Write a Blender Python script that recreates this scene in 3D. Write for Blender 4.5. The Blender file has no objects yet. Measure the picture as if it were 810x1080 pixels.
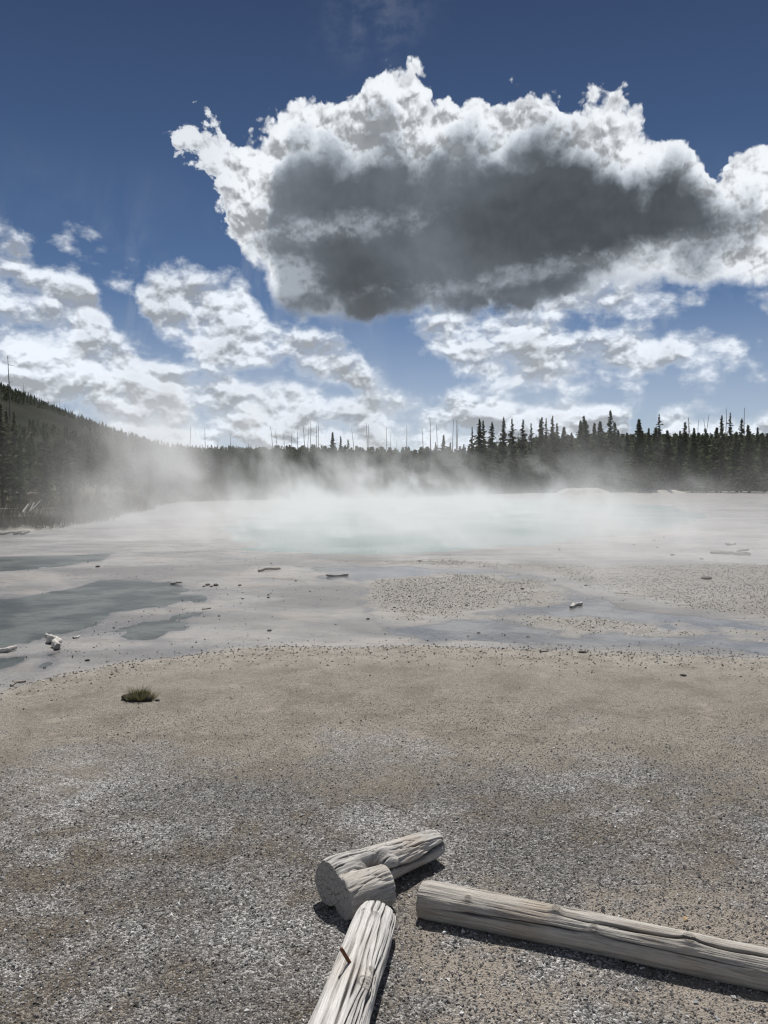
import bpy, math, random
import numpy as np
from mathutils import Vector, Matrix
random.seed(7); rng = np.random.default_rng(7)
C = bpy.context.scene.collection
scene = bpy.context.scene
R = math.radians

# ------------------------------------------------------------------ camera
CAMH = 1.7; F = 811.0; HOR = 512.0
pitch = math.atan((540 - HOR) / F)
cam = bpy.data.cameras.new('camera'); camo = bpy.data.objects.new('camera', cam); C.objects.link(camo)
cam.sensor_fit = 'VERTICAL'; cam.sensor_height = 24.0; cam.lens = 24.0 * F / 1080.0
cam.clip_start = 0.05; cam.clip_end = 20000
camo.location = (0, 0, CAMH); camo.rotation_euler = (math.pi / 2 - pitch, 0, 0)
scene.camera = camo

def ray(px, py):
    a = (px - 405) / F; b = (540 - py) / F
    cp, sp = math.cos(pitch), math.sin(pitch)
    return Vector((a, cp + b * sp, -sp + b * cp))
def G(px, py, z=0.0):
    d = ray(px, py); t = (z - CAMH) / d.z
    return Vector((d.x * t, d.y * t, z))
def ztop(py, y, px=405):
    d = ray(px, py); return CAMH + d.z * y / d.y
def azel(px, py):
    d = ray(px, py).normalized()
    return math.atan2(d.x, d.y), math.asin(d.z)

# ------------------------------------------------------------------ numpy noise
def _hash(ix, iy, iz, seed):
    h = (ix * 374761393 + iy * 668265263 + iz * 2147483647 + seed * 1274126177) & 0xffffffff
    h = ((h ^ (h >> 13)) * 1274126177) & 0xffffffff
    h = ((h ^ (h >> 16)) * 2246822519) & 0xffffffff
    return ((h ^ (h >> 15)) & 0xffff) / 65535.0
def vnoise(x, y, z=None, seed=0):
    x = np.asarray(x, float); y = np.asarray(y, float)
    z = np.zeros_like(x) if z is None else np.asarray(z, float)
    fx, fy, fz = np.floor(x), np.floor(y), np.floor(z)
    ix, iy, iz = fx.astype(np.int64), fy.astype(np.int64), fz.astype(np.int64)
    tx, ty, tz = x - fx, y - fy, z - fz
    tx = tx * tx * (3 - 2 * tx); ty = ty * ty * (3 - 2 * ty); tz = tz * tz * (3 - 2 * tz)
    r = 0
    for dx in (0, 1):
        for dy in (0, 1):
            for dz in (0, 1):
                w = (tx if dx else 1 - tx) * (ty if dy else 1 - ty) * (tz if dz else 1 - tz)
                r = r + w * _hash(ix + dx, iy + dy, iz + dz, seed)
    return r * 2 - 1
def fbm(x, y, z=None, oct=4, seed=0):
    r = 0; a = 1.0; s = 0.0; f = 1.0
    for k in range(oct):
        r = r + a * vnoise(np.asarray(x) * f, np.asarray(y) * f, None if z is None else np.asarray(z) * f, seed + k * 17)
        s += a; a *= 0.5; f *= 2.03
    return r / s
def sstep(a, b, x):
    t = np.clip((x - a) / (b - a), 0, 1); return t * t * (3 - 2 * t)

# ------------------------------------------------------------------ mesh helpers
def mesh_from(name, verts, faces, mat, parent=None, smooth=False, attrs=None):
    """verts (n,3), faces (m,k) array of equal size, or a list of such arrays"""
    verts = np.asarray(verts, dtype=np.float32)
    fl = faces if isinstance(faces, list) else [faces]
    fl = [np.asarray(f, dtype=np.int32) for f in fl if len(f)]
    me = bpy.data.meshes.new(name)
    me.vertices.add(len(verts)); me.vertices.foreach_set('co', verts.ravel())
    li = np.concatenate([f.ravel() for f in fl])
    tot = np.concatenate([np.full(len(f), f.shape[1], dtype=np.int32) for f in fl])
    st = np.concatenate([[0], np.cumsum(tot)[:-1]]).astype(np.int32)
    me.loops.add(len(li)); me.loops.foreach_set('vertex_index', li)
    me.polygons.add(len(tot)); me.polygons.foreach_set('loop_start', st); me.polygons.foreach_set('loop_total', tot)
    me.update(calc_edges=True)
    me.polygons.foreach_set('use_smooth', np.full(len(tot), smooth))
    if attrs:
        for k, v in attrs.items():
            a = me.attributes.new(k, 'FLOAT', 'POINT'); a.data.foreach_set('value', np.asarray(v, dtype=np.float32))
    if mat: me.materials.append(mat)
    o = bpy.data.objects.new(name, me); C.objects.link(o)
    if parent: o.parent = parent
    return o
def tag(o, label=None, cat=None, group=None, kind=None):
    if label: o['label'] = label
    if cat: o['category'] = cat
    if group: o['group'] = group
    if kind: o['kind'] = kind
    return o
def empty(name, loc, rz=0.0):
    o = bpy.data.objects.new(name, None); o.empty_display_size = 0.2
    o.location = loc; o.rotation_euler = (0, 0, rz); C.objects.link(o); return o
def grid_faces(nr, nc):
    i = np.arange(nr - 1)[:, None] * nc + np.arange(nc - 1)[None, :]
    i = i.ravel()
    return np.stack([i, i + 1, i + nc + 1, i + nc], 1)

# ------------------------------------------------------------------ node helpers
class NT:
    def __init__(s, nt): s.nt = nt; s.nt.nodes.clear()
    def n(s, t, **kw):
        o = s.nt.nodes.new(t)
        for k, v in kw.items(): setattr(o, k, v)
        return o
    def put(s, sock, v):
        if isinstance(v, bpy.types.NodeSocket): s.nt.links.new(v, sock)
        elif v is not None: sock.default_value = v
    def m(s, op, a, b=None, c=None, clamp=False):
        o = s.n('ShaderNodeMath', operation=op, use_clamp=clamp)
        s.put(o.inputs[0], a)
        if b is not None: s.put(o.inputs[1], b)
        if c is not None: s.put(o.inputs[2], c)
        return o.outputs[0]
    def add(s, a, b): return s.m('ADD', a, b)
    def sub(s, a, b): return s.m('SUBTRACT', a, b)
    def mul(s, a, b): return s.m('MULTIPLY', a, b)
    def mx(s, a, b): return s.m('MAXIMUM', a, b)
    def mn(s, a, b): return s.m('MINIMUM', a, b)
    def ss(s, x, a, b, lo=0.0, hi=1.0, kind='SMOOTHSTEP'):
        o = s.n('ShaderNodeMapRange', interpolation_type=kind)
        s.put(o.inputs[0], x); s.put(o.inputs[1], a); s.put(o.inputs[2], b); s.put(o.inputs[3], lo); s.put(o.inputs[4], hi)
        return o.outputs[0]
    def noise(s, vec, scale, detail=4, rough=0.5, dist=0.0, lac=2.0, out=0):
        o = s.n('ShaderNodeTexNoise'); s.put(o.inputs['Vector'], vec)
        s.put(o.inputs['Scale'], scale); s.put(o.inputs['Detail'], detail); s.put(o.inputs['Roughness'], rough)
        s.put(o.inputs['Distortion'], dist); s.put(o.inputs['Lacunarity'], lac)
        return o.outputs[out]
    def vor(s, vec, scale, feature='F1', out='Distance', detail=0.0, rand=1.0, rough=0.5):
        o = s.n('ShaderNodeTexVoronoi', feature=feature); s.put(o.inputs['Vector'], vec)
        s.put(o.inputs['Scale'], scale)
        if 'Detail' in o.inputs: s.put(o.inputs['Detail'], detail); s.put(o.inputs['Roughness'], rough)
        s.put(o.inputs['Randomness'], rand)
        return o.outputs[out]
    def xyz(s, x, y, z):
        o = s.n('ShaderNodeCombineXYZ'); s.put(o.inputs[0], x); s.put(o.inputs[1], y); s.put(o.inputs[2], z); return o.outputs[0]
    def sep(s, v):
        o = s.n('ShaderNodeSeparateXYZ'); s.put(o.inputs[0], v); return o.outputs
    def vm(s, op, a, b):
        o = s.n('ShaderNodeVectorMath', operation=op); s.put(o.inputs[0], a); s.put(o.inputs[1], b); return o.outputs[0]
    def mix(s, f, a, b, bt='MIX'):
        o = s.n('ShaderNodeMix', data_type='RGBA', blend_type=bt)
        s.put(o.inputs[0], f)
        for k, v in ((6, a), (7, b)):
            if isinstance(v, tuple) and len(v) == 3: v = v + (1,)
            s.put(o.inputs[k], v)
        return o.outputs[2]
    def mixf(s, f, a, b):
        o = s.n('ShaderNodeMix', data_type='FLOAT'); s.put(o.inputs[0], f); s.put(o.inputs[2], a); s.put(o.inputs[3], b); return o.outputs[0]
    def bump(s, h, strength=0.5, dist=0.01, normal=None):
        o = s.n('ShaderNodeBump'); s.put(o.inputs['Height'], h); s.put(o.inputs['Strength'], strength); s.put(o.inputs['Distance'], dist)
        if normal is not None: s.put(o.inputs['Normal'], normal)
        return o.outputs[0]
    def attr(s, name): return s.n('ShaderNodeAttribute', attribute_name=name).outputs['Fac']
def mat(name, build, **kw):
    m = bpy.data.materials.new(name); m.use_nodes = True
    t = NT(m.node_tree); out = t.n('ShaderNodeOutputMaterial')
    build(t, out, **kw); return m
def pbsdf(t, out, col, rough=0.8, normal=None, spec=0.5, **kw):
    p = t.n('ShaderNodeBsdfPrincipled')
    if isinstance(col, tuple) and len(col) == 3: col = col + (1,)
    t.put(p.inputs['Base Color'], col); t.put(p.inputs['Roughness'], rough); t.put(p.inputs['Specular IOR Level'], spec)
    for k, v in kw.items(): t.put(p.inputs[k.replace('_', ' ')], v)
    if normal is not None: t.put(p.inputs['Normal'], normal)
    t.nt.links.new(p.outputs[0], out.inputs[0]); return p
def pos(t): return t.n('ShaderNodeNewGeometry').outputs['Position']
def objco(t): return t.n('ShaderNodeTexCoord').outputs['Object']

# ------------------------------------------------------------------ sun and sky
SUN_EL, SUN_AZ = R(60), R(4)            # azimuth measured from +Y towards +X
sun = bpy.data.lights.new('sun', 'SUN'); sun.energy = 4.9; sun.angle = R(0.53); sun.color = (1.0, 0.96, 0.9)
suno = bpy.data.objects.new('sun', sun); C.objects.link(suno)
sd = Vector((math.sin(SUN_AZ) * math.cos(SUN_EL), math.cos(SUN_AZ) * math.cos(SUN_EL), math.sin(SUN_EL)))
suno.rotation_euler = sd.to_track_quat('Z', 'Y').to_euler(); suno.location = (0, 0, 60)

def build_world():
    w = bpy.data.worlds.new('World'); scene.world = w; w.use_nodes = True
    t = NT(w.node_tree)
    out = t.n('ShaderNodeOutputWorld'); bg = t.n('ShaderNodeBackground')
    sky = t.n('ShaderNodeTexSky', sky_type='NISHITA'); sky.sun_disc = False
    sky.sun_elevation = SUN_EL; sky.sun_rotation = SUN_AZ
    sky.altitude = 2300; sky.air_density = 0.85; sky.dust_density = 0.25; sky.ozone_density = 1.6
    d = t.n('ShaderNodeTexCoord').outputs['Generated']
    x, y, z = t.sep(d)
    az = t.m('ARCTAN2', x, y); el = t.m('ARCSINE', z)
    base = sky.outputs[0]
    # deeper blue of high country air overhead
    depth = t.ss(el, R(0), R(32), 0.0, 1.0, 'LINEAR')
    base = t.mix(1.0, base, t.mix(depth, (0.64, 0.70, 0.75), (0.30, 0.325, 0.37)), 'MULTIPLY')
    # cheap 2D noises on the (azimuth, elevation) sheet of the sky
    def n2(vec, scale, detail=4, rough=0.5, dist=0.0, out=0):
        o = t.n('ShaderNodeTexNoise', noise_dimensions='2D'); t.put(o.inputs['Vector'], vec)
        t.put(o.inputs['Scale'], scale); t.put(o.inputs['Detail'], detail); t.put(o.inputs['Roughness'], rough); t.put(o.inputs['Distortion'], dist)
        return o.outputs[out]
    def v2(vec, scale, detail=2.0, rough=0.5):
        o = t.n('ShaderNodeTexVoronoi', voronoi_dimensions='2D', feature='F1'); t.put(o.inputs['Vector'], vec)
        t.put(o.inputs['Scale'], scale); t.put(o.inputs['Detail'], detail); t.put(o.inputs['Roughness'], rough); o.inputs['Lacunarity'].default_value = 2.3
        return o.outputs['Distance']
    p1 = t.xyz(az, el, 0.0)
    wv = n2(p1, 5.0, 2, 0.5, out=1)
    wsub = t.vm('SUBTRACT', wv, (0.5, 0.5, 0.5))
    pw = t.vm('ADD', p1, t.vm('MULTIPLY', wsub, (0.030, 0.022, 0.0)))
    wx, wy, _ = t.sep(pw); wel = wy
    def ell(px, py, a, b, rot=0, V=pw):
        u0, v0 = azel(px, py); a /= F; b /= F
        mp = t.n('ShaderNodeMapping', vector_type='TEXTURE'); t.put(mp.inputs['Vector'], V)
        mp.inputs['Location'].default_value = (u0, v0, 0); mp.inputs['Rotation'].default_value = (0, 0, R(rot)); mp.inputs['Scale'].default_value = (a, b, 1)
        ln = t.n('ShaderNodeVectorMath', operation='LENGTH'); t.put(ln.inputs[0], mp.outputs[0])
        return t.m('MULTIPLY_ADD', ln.outputs['Value'], -min(a, b), min(a, b))
    def union(L, k=0.018, **kw):
        f = None
        for e in L:
            g = ell(*e, **kw); f = g if f is None else t.m('SMOOTH_MAX', f, g, k)
        return f
    w2 = t.vm('SUBTRACT', n2(p1, 32.0, 3, 0.55, out=1), (0.5, 0.5, 0.5))
    pf_ = t.vm('ADD', p1, t.vm('MULTIPLY', w2, (0.020, 0.016, 0.0)))
    L0 = (0.0015, 0.0060)              # the sun stands above, a little to the right
    def puff(off=(0, 0)): return t.sub(0.42, v2(t.vm('ADD', pf_, (off[0], off[1], 0)), 15.0, 3.0, 0.5))
    pu0 = puff(); pu1 = puff(L0)
    soft0 = n2(p1, 9.0, 5, 0.56, 0.1); soft1 = n2(t.vm('ADD', p1, (0.003, 0.012, 0)), 9.0, 5, 0.56, 0.1)
    dsoft = t.sub(soft0, soft1); dpuff = t.sub(pu0, pu1)
    broad = n2(p1, 5.5, 3, 0.5)
    wisp = n2(t.xyz(az, t.mul(el, 1.5), 0), 34.0, 6, 0.62, 0.15)
    # outlines as curves of elevation over azimuth
    A0_, A1_, EM = -0.66, 0.66, 0.62
    def curve(pts, X):
        o = t.n('ShaderNodeFloatCurve'); t.put(o.inputs['Value'], t.ss(X, A0_, A1_, 0, 1, 'LINEAR'))
        c = o.mapping.curves[0]; q = []
        for px, py in pts:
            a_, e_ = azel(px, py); q.append(((a_ - A0_) / (A1_ - A0_), e_ / EM))
        q = sorted([p for p in q if 0 <= p[0] <= 1])
        if q[0][0] > 0: q.insert(0, (0.0, q[0][1]))
        if q[-1][0] < 1: q.append((1.0, q[-1][1]))
        while len(c.points) < len(q): c.points.new(0.5, 0.5)
        for p, v in zip(c.points, q): p.location = v; p.handle_type = 'AUTO_CLAMPED'
        o.mapping.use_clip = False; o.mapping.update()
        return t.mul(o.outputs[0], EM)
    def band(topc, botc, X, Y, k=0.012):
        topc = list(topc); botc = list(botc)          # close each end so that noise cannot trail beyond it
        for i, d_ in ((0, -14), (-1, 14)):
            x_ = topc[i][0] + d_; m_ = (topc[i][1] + botc[i][1]) / 2
            if -100 < x_ < 900:
                topc.insert(0 if i == 0 else len(topc), (x_, m_ + 34)); botc.insert(0 if i == 0 else len(botc), (x_, m_ - 34))
        return t.m('SMOOTH_MIN', t.sub(curve(topc, X), Y), t.sub(Y, curve(botc, X)), k)
    w3x, w3y, _ = t.sep(t.vm('ADD', p1, t.vm('MULTIPLY', w2, (0.020, 0.012, 0.0))))
    end = lambda px, py: [(px, py)]
    # ---- the big dark-bellied cumulus
    btop = [(184, 142), (196, 131), (208, 124), (236, 122), (262, 132), (285, 117), (320, 99), (340, 96), (370, 87), (385, 77), (410, 65), (430, 65), (450, 77), (470, 91), (490, 97), (520, 92), (540, 81), (560, 87), (585, 87), (600, 99), (615, 107), (640, 105), (670, 109), (700, 117), (725, 133), (745, 154), (757, 170), (765, 164), (772, 140), (790, 144), (820, 155), (900, 190), (950, 262)]
    bbot = [(184, 138), (196, 148), (206, 160), (216, 176), (224, 198), (234, 228), (246, 250), (262, 272), (278, 294), (294, 314), (316, 330), (350, 336), (430, 329), (500, 325), (560, 319), (640, 303), (700, 297), (760, 294), (810, 288), (900, 276), (950, 255)]
    top = t.ss(el, R(14), R(20))
    edge = t.add(t.mul(t.sub(pu0, 0.03), 0.045), t.mul(t.sub(soft0, 0.50), t.mixf(top, 0.035, 0.018)))
    edge = t.add(edge, t.mul(t.sub(wisp, 0.5), 0.016))
    edge = t.mul(edge, t.mixf(t.ss(el, R(17), R(14.5)), 1.0, 0.45))
    ragl = t.ss(az, azel(262, 150)[0], azel(215, 150)[0])
    edge = t.add(edge, t.mul(ragl, t.add(t.mul(t.sub(wisp, 0.5), 0.06), 0.006)))
    dens_big = t.add(band(btop, bbot, w3x, w3y, 0.008), t.add(edge, 0.0145))
    a_big = t.ss(dens_big, t.mixf(top, -0.006, -0.002), t.mixf(top, 0.014, 0.008))
    a_big = t.mul(a_big, t.mixf(ragl, 1.0, 0.85))
    ctop = [(262, 262), (280, 225), (298, 172), (320, 160), (350, 165), (372, 160), (395, 140), (415, 138), (435, 158), (468, 158), (504, 150), (561, 141), (594, 140), (622, 154), (651, 178), (671, 192), (692, 182), (708, 166), (724, 174), (741, 198), (765, 215), (794, 226), (810, 250), (840, 262)]
    cbot = [(262, 250), (280, 275), (292, 310), (310, 345), (350, 350), (560, 340), (640, 306), (700, 289), (760, 272), (800, 250), (815, 240), (840, 236)]
    core2 = t.add(band(ctop, cbot, w3x, w3y, 0.02), t.add(t.mul(t.add(pu0, 0.40), 0.040), t.mul(t.sub(soft0, 0.42), 0.055)))
    lightp = union([(330, 243, 62, 9, 6), (700, 262, 110, 5, 6), (300, 292, 30, 22, 0)])
    lp = t.ss(t.add(lightp, t.mul(t.sub(wisp, 0.5), 0.03)), -0.014, 0.010)
    dark = t.ss(core2, -0.024, 0.042)
    dark = t.mul(dark, t.m('MULTIPLY_ADD', lp, -0.30, 1.0))
    heart = t.add(union([(570, 232, 170, 66, 2), (430, 300, 110, 26, 0)]), t.add(t.mul(t.sub(broad, 0.5), 0.16), t.mul(t.sub(soft0, 0.5), 0.10)))
    belly = t.mixf(t.ss(heart, -0.110, 0.045), 0.240, 0.092)
    belly = t.mul(belly, t.ss(t.add(dsoft, t.mul(dpuff, 0.06)), -0.08, 0.08, 0.90, 1.12, 'LINEAR'))
    dw = t.sub(wisp, n2(t.xyz(az, t.mul(t.add(el, 0.004), 1.5), 0), 34.0, 4, 0.6, 0.15))
    relief = t.add(t.add(t.mul(dpuff, 0.62), t.mul(dsoft, 1.9)), t.mul(dw, 0.22))
    rim = t.ss(relief, -0.19, 0.11, 0.36, 0.95, 'SMOOTHSTEP')
    rim = t.mixf(t.ss(dens_big, 0.022, 0.0), rim, 0.88)
    lit_big = t.mixf(dark, rim, belly)
    # ---- the banks of smaller cumulus below
    H = 478
    bankL = ([(-200, 250), (0, 254), (30, 262), (60, 276), (92, 292), (108, 322), (135, 350), (165, 366), (200, 392), (240, 405), (275, 450), (285, 495)], [(-200, 500), (240, 500), (285, 490)])
    bankW = ([(48, 262), (62, 249), (76, 256), (92, 268), (110, 274), (130, 278), (150, 284), (158, 296)], [(48, 258), (62, 256), (76, 264), (92, 273), (110, 283), (130, 292), (150, 297), (158, 288)])
    bankM = ([(140, 345), (150, 290), (160, 280), (190, 283), (215, 290), (240, 285), (262, 299), (285, 322), (310, 342), (350, 362), (378, 383), (395, 402), (404, 425)], [(140, 335), (150, 345), (170, 364), (210, 384), (260, 396), (320, 408), (380, 420), (404, 412)])
    bankH = ([(60, 400), (160, 390), (240, 388), (300, 394), (370, 404), (430, 408), (480, 410), (540, 418), (640, 424), (664, 438), (676, 470), (688, 462), (700, 438), (740, 428), (810, 431), (1000, 425)], [(120, 500), (670, 500), (1000, 500)])
    bankR = ([(426, 360), (432, 336), (470, 319), (500, 313), (530, 320), (560, 330), (590, 346), (620, 350), (650, 342), (700, 340), (750, 344), (782, 356), (796, 374)], [(426, 345), (440, 372), (470, 392), (500, 410), (560, 422), (640, 412), (700, 397), (750, 384), (782, 376), (796, 362)])
    bankS = ([(530, 330), (550, 314), (600, 304), (660, 297), (700, 299), (738, 312), (750, 326)], [(530, 318), (550, 326), (600, 336), (660, 339), (700, 336), (738, 326), (750, 316)])
    low = union([(808, 325, 20, 13, 0), (980, 360, 120, 40, 0), (-160, 330, 120, 60, 0)], 0.012, V=pf_)
    for tb in (bankL, bankW, bankM, bankH, bankR, bankS):
        low = t.m('SMOOTH_MAX', low, band(tb[0], tb[1], w3x, w3y, 0.008), 0.006)
    low = t.mn(low, 0.026)
    sh = t.vm('MULTIPLY', pf_, (1.0, 1.5, 1.0))
    q0 = t.sub(0.42, v2(sh, 24.0, 2.6, 0.5)); q1 = t.sub(0.42, v2(t.vm('ADD', sh, (0.001, 0.009, 0)), 24.0, 2.6, 0.5))
    bh0 = n2(t.vm('MULTIPLY', p1, (1.0, 1.5, 1.0)), 12.0, 6, 0.58, 0.1)
    bh1 = n2(t.vm('MULTIPLY', t.vm('ADD', p1, (0.002, 0.009, 0)), (1.0, 1.5, 1.0)), 12.0, 4, 0.52, 0.1)
    bhs = n2(t.vm('MULTIPLY', p1, (1.0, 1.5, 1.0)), 12.0, 4, 0.52, 0.1)
    dl = t.add(t.add(low, t.mul(t.sub(bh0, 0.450), 0.120)), t.add(t.mul(q0, 0.018), t.mul(t.sub(wisp, 0.5), 0.016)))
    a_low = t.ss(dl, -0.010, 0.030)
    rl = t.add(t.add(t.mul(t.sub(q0, q1), 0.24), t.mul(t.sub(bhs, bh1), 2.1)), t.mul(dw, 0.2))
    shade = t.ss(rl, -0.17, 0.09, 0.40, 0.97, 'LINEAR')
    shade = t.mixf(t.ss(dl, 0.018, 0.0), shade, 0.80)
    shade = t.mul(shade, t.ss(t.add(dl, t.mul(t.sub(broad, 0.5), 0.10)), 0.025, 0.085, 1.0, 0.66, 'LINEAR'))
    fine = wisp
    # ---- scattered clouds for the rest of the dome
    rest = t.noise(t.vm('ADD', d, (3.0, 1.0, 0.5)), 3.2, 5, 0.55)
    away = t.ss(t.m('ABSOLUTE', az), R(34), R(42))
    a_rest = t.mul(t.ss(rest, 0.52, 0.60), away)
    # ---- thin veils
    veil = t.mul(t.ss(n2(t.xyz(t.mul(az, 2.0), el, 9.0), 6.0, 5, 0.6, 0.4), 0.42, 0.8), t.ss(el, R(24), R(2), 0.0, 0.45))
    strand = t.mul(union([(400, 15, 95, 60, 20)], V=p1), 10.0)
    veil = t.mx(veil, t.mul(t.ss(strand, 0.0, 1.0), t.mul(t.ss(fine, 0.3, 0.8), 0.16)))
    hz = t.ss(el, R(15), R(0), 0.0, 0.62)
    K = 10.0
    def col(v, tint):
        o = t.n('ShaderNodeVectorMath', operation='SCALE'); o.inputs[0].default_value = tint; t.put(o.inputs[3], t.mul(v, K)); return o.outputs[0]
    c = t.mix(t.mx(veil, hz), base, col(0.62, (0.90, 0.95, 1.03)))
    c = t.mix(a_rest, c, col(0.62, (0.97, 0.99, 1.02)))
    c = t.mix(t.mul(a_low, 0.96), c, col(shade, (0.92, 0.98, 1.06)))
    c = t.mix(a_big, c, t.mix(dark, col(lit_big, (0.95, 0.99, 1.04)), col(lit_big, (0.86, 0.98, 1.13))))
    t.put(bg.inputs[0], c); bg.inputs[1].default_value = 0.1
    t.nt.links.new(bg.outputs[0], out.inputs[0])
    w.cycles.sampling_method = 'MANUAL'; w.cycles.sample_map_resolution = 256
build_world()
#@@SKYONLY

# ------------------------------------------------------------------ terrain
FL = -0.06; WL = -0.0675                     # level of the wet flat and of its water
edge_px = [(-500, 800), (-200, 760), (0, 728), (60, 713), (120, 701), (200, 691), (300, 684), (450, 682), (600, 687), (810, 693), (1100, 700), (1500, 720)]
edge_w = np.array([[G(a, b).x, G(a, b).y] for a, b in edge_px])
bank_px = [(-900, 600), (-300, 572), (0, 562), (60, 560), (110, 551), (150, 540), (185, 531), (260, 528), (400, 526.5), (470, 524), (560, 521.5), (680, 520.5), (810, 520), (1300, 520)]
bank_w = np.array([[G(a, b, FL).x / G(a, b, FL).y, G(a, b, FL).y] for a, b in bank_px])
def PW(pts, z=FL): return np.array([[G(a, b, z).x, G(a, b, z).y] for a, b in pts])
def sdf(P, x, y):
    """signed distance to polygon P, + inside"""
    d = np.full(x.shape, 1e9); ins = np.zeros(x.shape, bool); n = len(P)
    for i in range(n):
        ax, ay = P[i]; bx, by = P[(i + 1) % n]
        ex, ey = bx - ax, by - ay; wx, wy = x - ax, y - ay
        tt = np.clip((wx * ex + wy * ey) / (ex * ex + ey * ey + 1e-12), 0, 1)
        d = np.minimum(d, np.hypot(wx - ex * tt, wy - ey * tt))
        c = ((ay <= y) & (by > y)) | ((by <= y) & (ay > y))
        with np.errstate(divide='ignore', invalid='ignore'):
            xi = ax + (y - ay) * ex / (ey if ey != 0 else 1e-12)
        ins ^= c & (x < xi)
    return np.where(ins, d, -d)
POOL = PW([(255, 576), (280, 581), (310, 583), (420, 584), (490, 580), (560, 576), (620, 568), (680, 562), (735, 553), (745, 543), (700, 533), (560, 529.5), (420, 529.5), (340, 532), (290, 538), (255, 548), (240, 562)])
STREAM = PW([(300, 596), (420, 597), (500, 600), (560, 606), (620, 622), (660, 641), (720, 650), (830, 663), (1000, 675), (1000, 700), (830, 690), (700, 687), (560, 682), (440, 678), (400, 668), (375, 655), (360, 636), (372, 618), (330, 606)])
BARS = [PW([(386, 612), (440, 606), (520, 606), (572, 613), (603, 628), (590, 640), (540, 640), (480, 650), (425, 658), (395, 650), (380, 630)]),
        PW([(512, 650), (560, 645), (640, 653), (700, 661), (785, 668), (790, 672), (700, 672), (600, 669), (540, 661)])]
PONDS = [PW([(-300, 700), (-150, 640), (0, 634), (60, 621), (110, 612), (160, 611), (213, 620), (220, 631), (180, 640), (118, 645), (85, 656), (45, 668), (0, 684), (-100, 720)]),
         PW([(132, 662), (155, 657), (183, 658), (180, 664), (150, 671)]),
         PW([(-300, 600), (0, 588), (60, 587), (115, 583), (118, 588), (70, 595), (0, 603), (-300, 640)]),
         PW([(190, 646), (215, 645), (212, 650), (193, 650)]),
         PW([(-200, 720), (0, 692), (35, 690), (28, 700), (0, 706), (-200, 760)])]
RIGHTG = PW([(338, 592), (450, 590), (600, 596), (700, 594), (830, 594), (1200, 600), (1200, 670), (830, 657), (740, 647), (672, 637), (630, 618), (565, 602), (430, 595)])
def terrain(x, y):
    x = np.asarray(x, float); y = np.asarray(y, float)
    n1 = fbm(x * 0.9, y * 0.9, oct=4, seed=3); n2 = fbm(x * 4, y * 4, oct=3, seed=9)
    ye = np.interp(x, edge_w[:, 0], edge_w[:, 1]) + 0.28 * n1 + 0.05 * n2
    flat = sstep(-0.15, 0.55, y - ye)                   # 0 on the gravel pad, 1 on the flat
    u = x / np.maximum(y, 1.0)
    D = np.interp(u, bank_w[:, 0], bank_w[:, 1]) * (1 + 0.03 * fbm(u * 14, y * 0, oct=3, seed=5)) + 0.6 * fbm(x * 0.3, y * 0.1, oct=3, seed=6)
    D = np.where(y < 1, 1e5, D)
    bk = y - D
    veg = sstep(-0.2, 1.2, bk)
    near = 0.012 * n1 + 0.004 * n2
    wet = FL + 0.0015 + 0.010 * fbm(x * 0.55, y * 0.75, oct=5, seed=15) + 0.0035 * n2 + 0.0015 * fbm(x * 12, y * 12, oct=2, seed=12)
    wob = 0.45 * fbm(x * 1.3, y * 0.7, oct=5, seed=21) * np.clip(y / 12, 0.5, 4)
    wobs = 0.55 * fbm(x * 1.8, y * 1.1, oct=5, seed=22)
    pool = sdf(POOL, x, y) + wob
    water = np.full(x.shape, -1e3)
    for P in PONDS: water = np.maximum(water, sdf(P, x, y) + wobs)
    stream = sdf(STREAM, x, y) + wobs
    bar = np.full(x.shape, -1e3)
    for P in BARS: bar = np.maximum(bar, sdf(P, x, y) + wobs * 1.3)
    gr = sstep(-0.5, 0.7, bar)
    rg = sstep(-0.5, 0.8, sdf(RIGHTG, x, y) + wob)
    stm = sstep(-0.15, 0.35, stream) * (1 - gr)
    wet = wet - 0.026 * sstep(-0.35, 0.5, water) - 0.016 * stm
    wet = wet + gr * (0.008 + 0.012 * n2) + rg * 0.014
    wet = wet - 0.12 * sstep(-0.1, 1.5, pool) + 0.010 * np.exp(-((pool + 0.8) / 0.6) ** 2)
    z = near * (1 - flat) + wet * flat + 0.010 * np.exp(-((y - ye + 0.05) / 0.3) ** 2)
    z = z + veg * (0.12 + 0.028 * np.clip(bk, 0, 160)) + veg * 0.15 * fbm(x * 0.25, y * 0.25, oct=3, seed=31)
    z = z + 0.006 * np.clip(y - 100, 0, 80) * (1 - veg)
    return dict(z=z, flat=flat, veg=veg, gravel=np.maximum(gr, rg * 0.9), bar=gr, dy=ye - y, pool=pool, pond=np.maximum(water, -5), stm=stm)
def TZ(x, y): return float(terrain(np.array([x]), np.array([y]))['z'][0])

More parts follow.
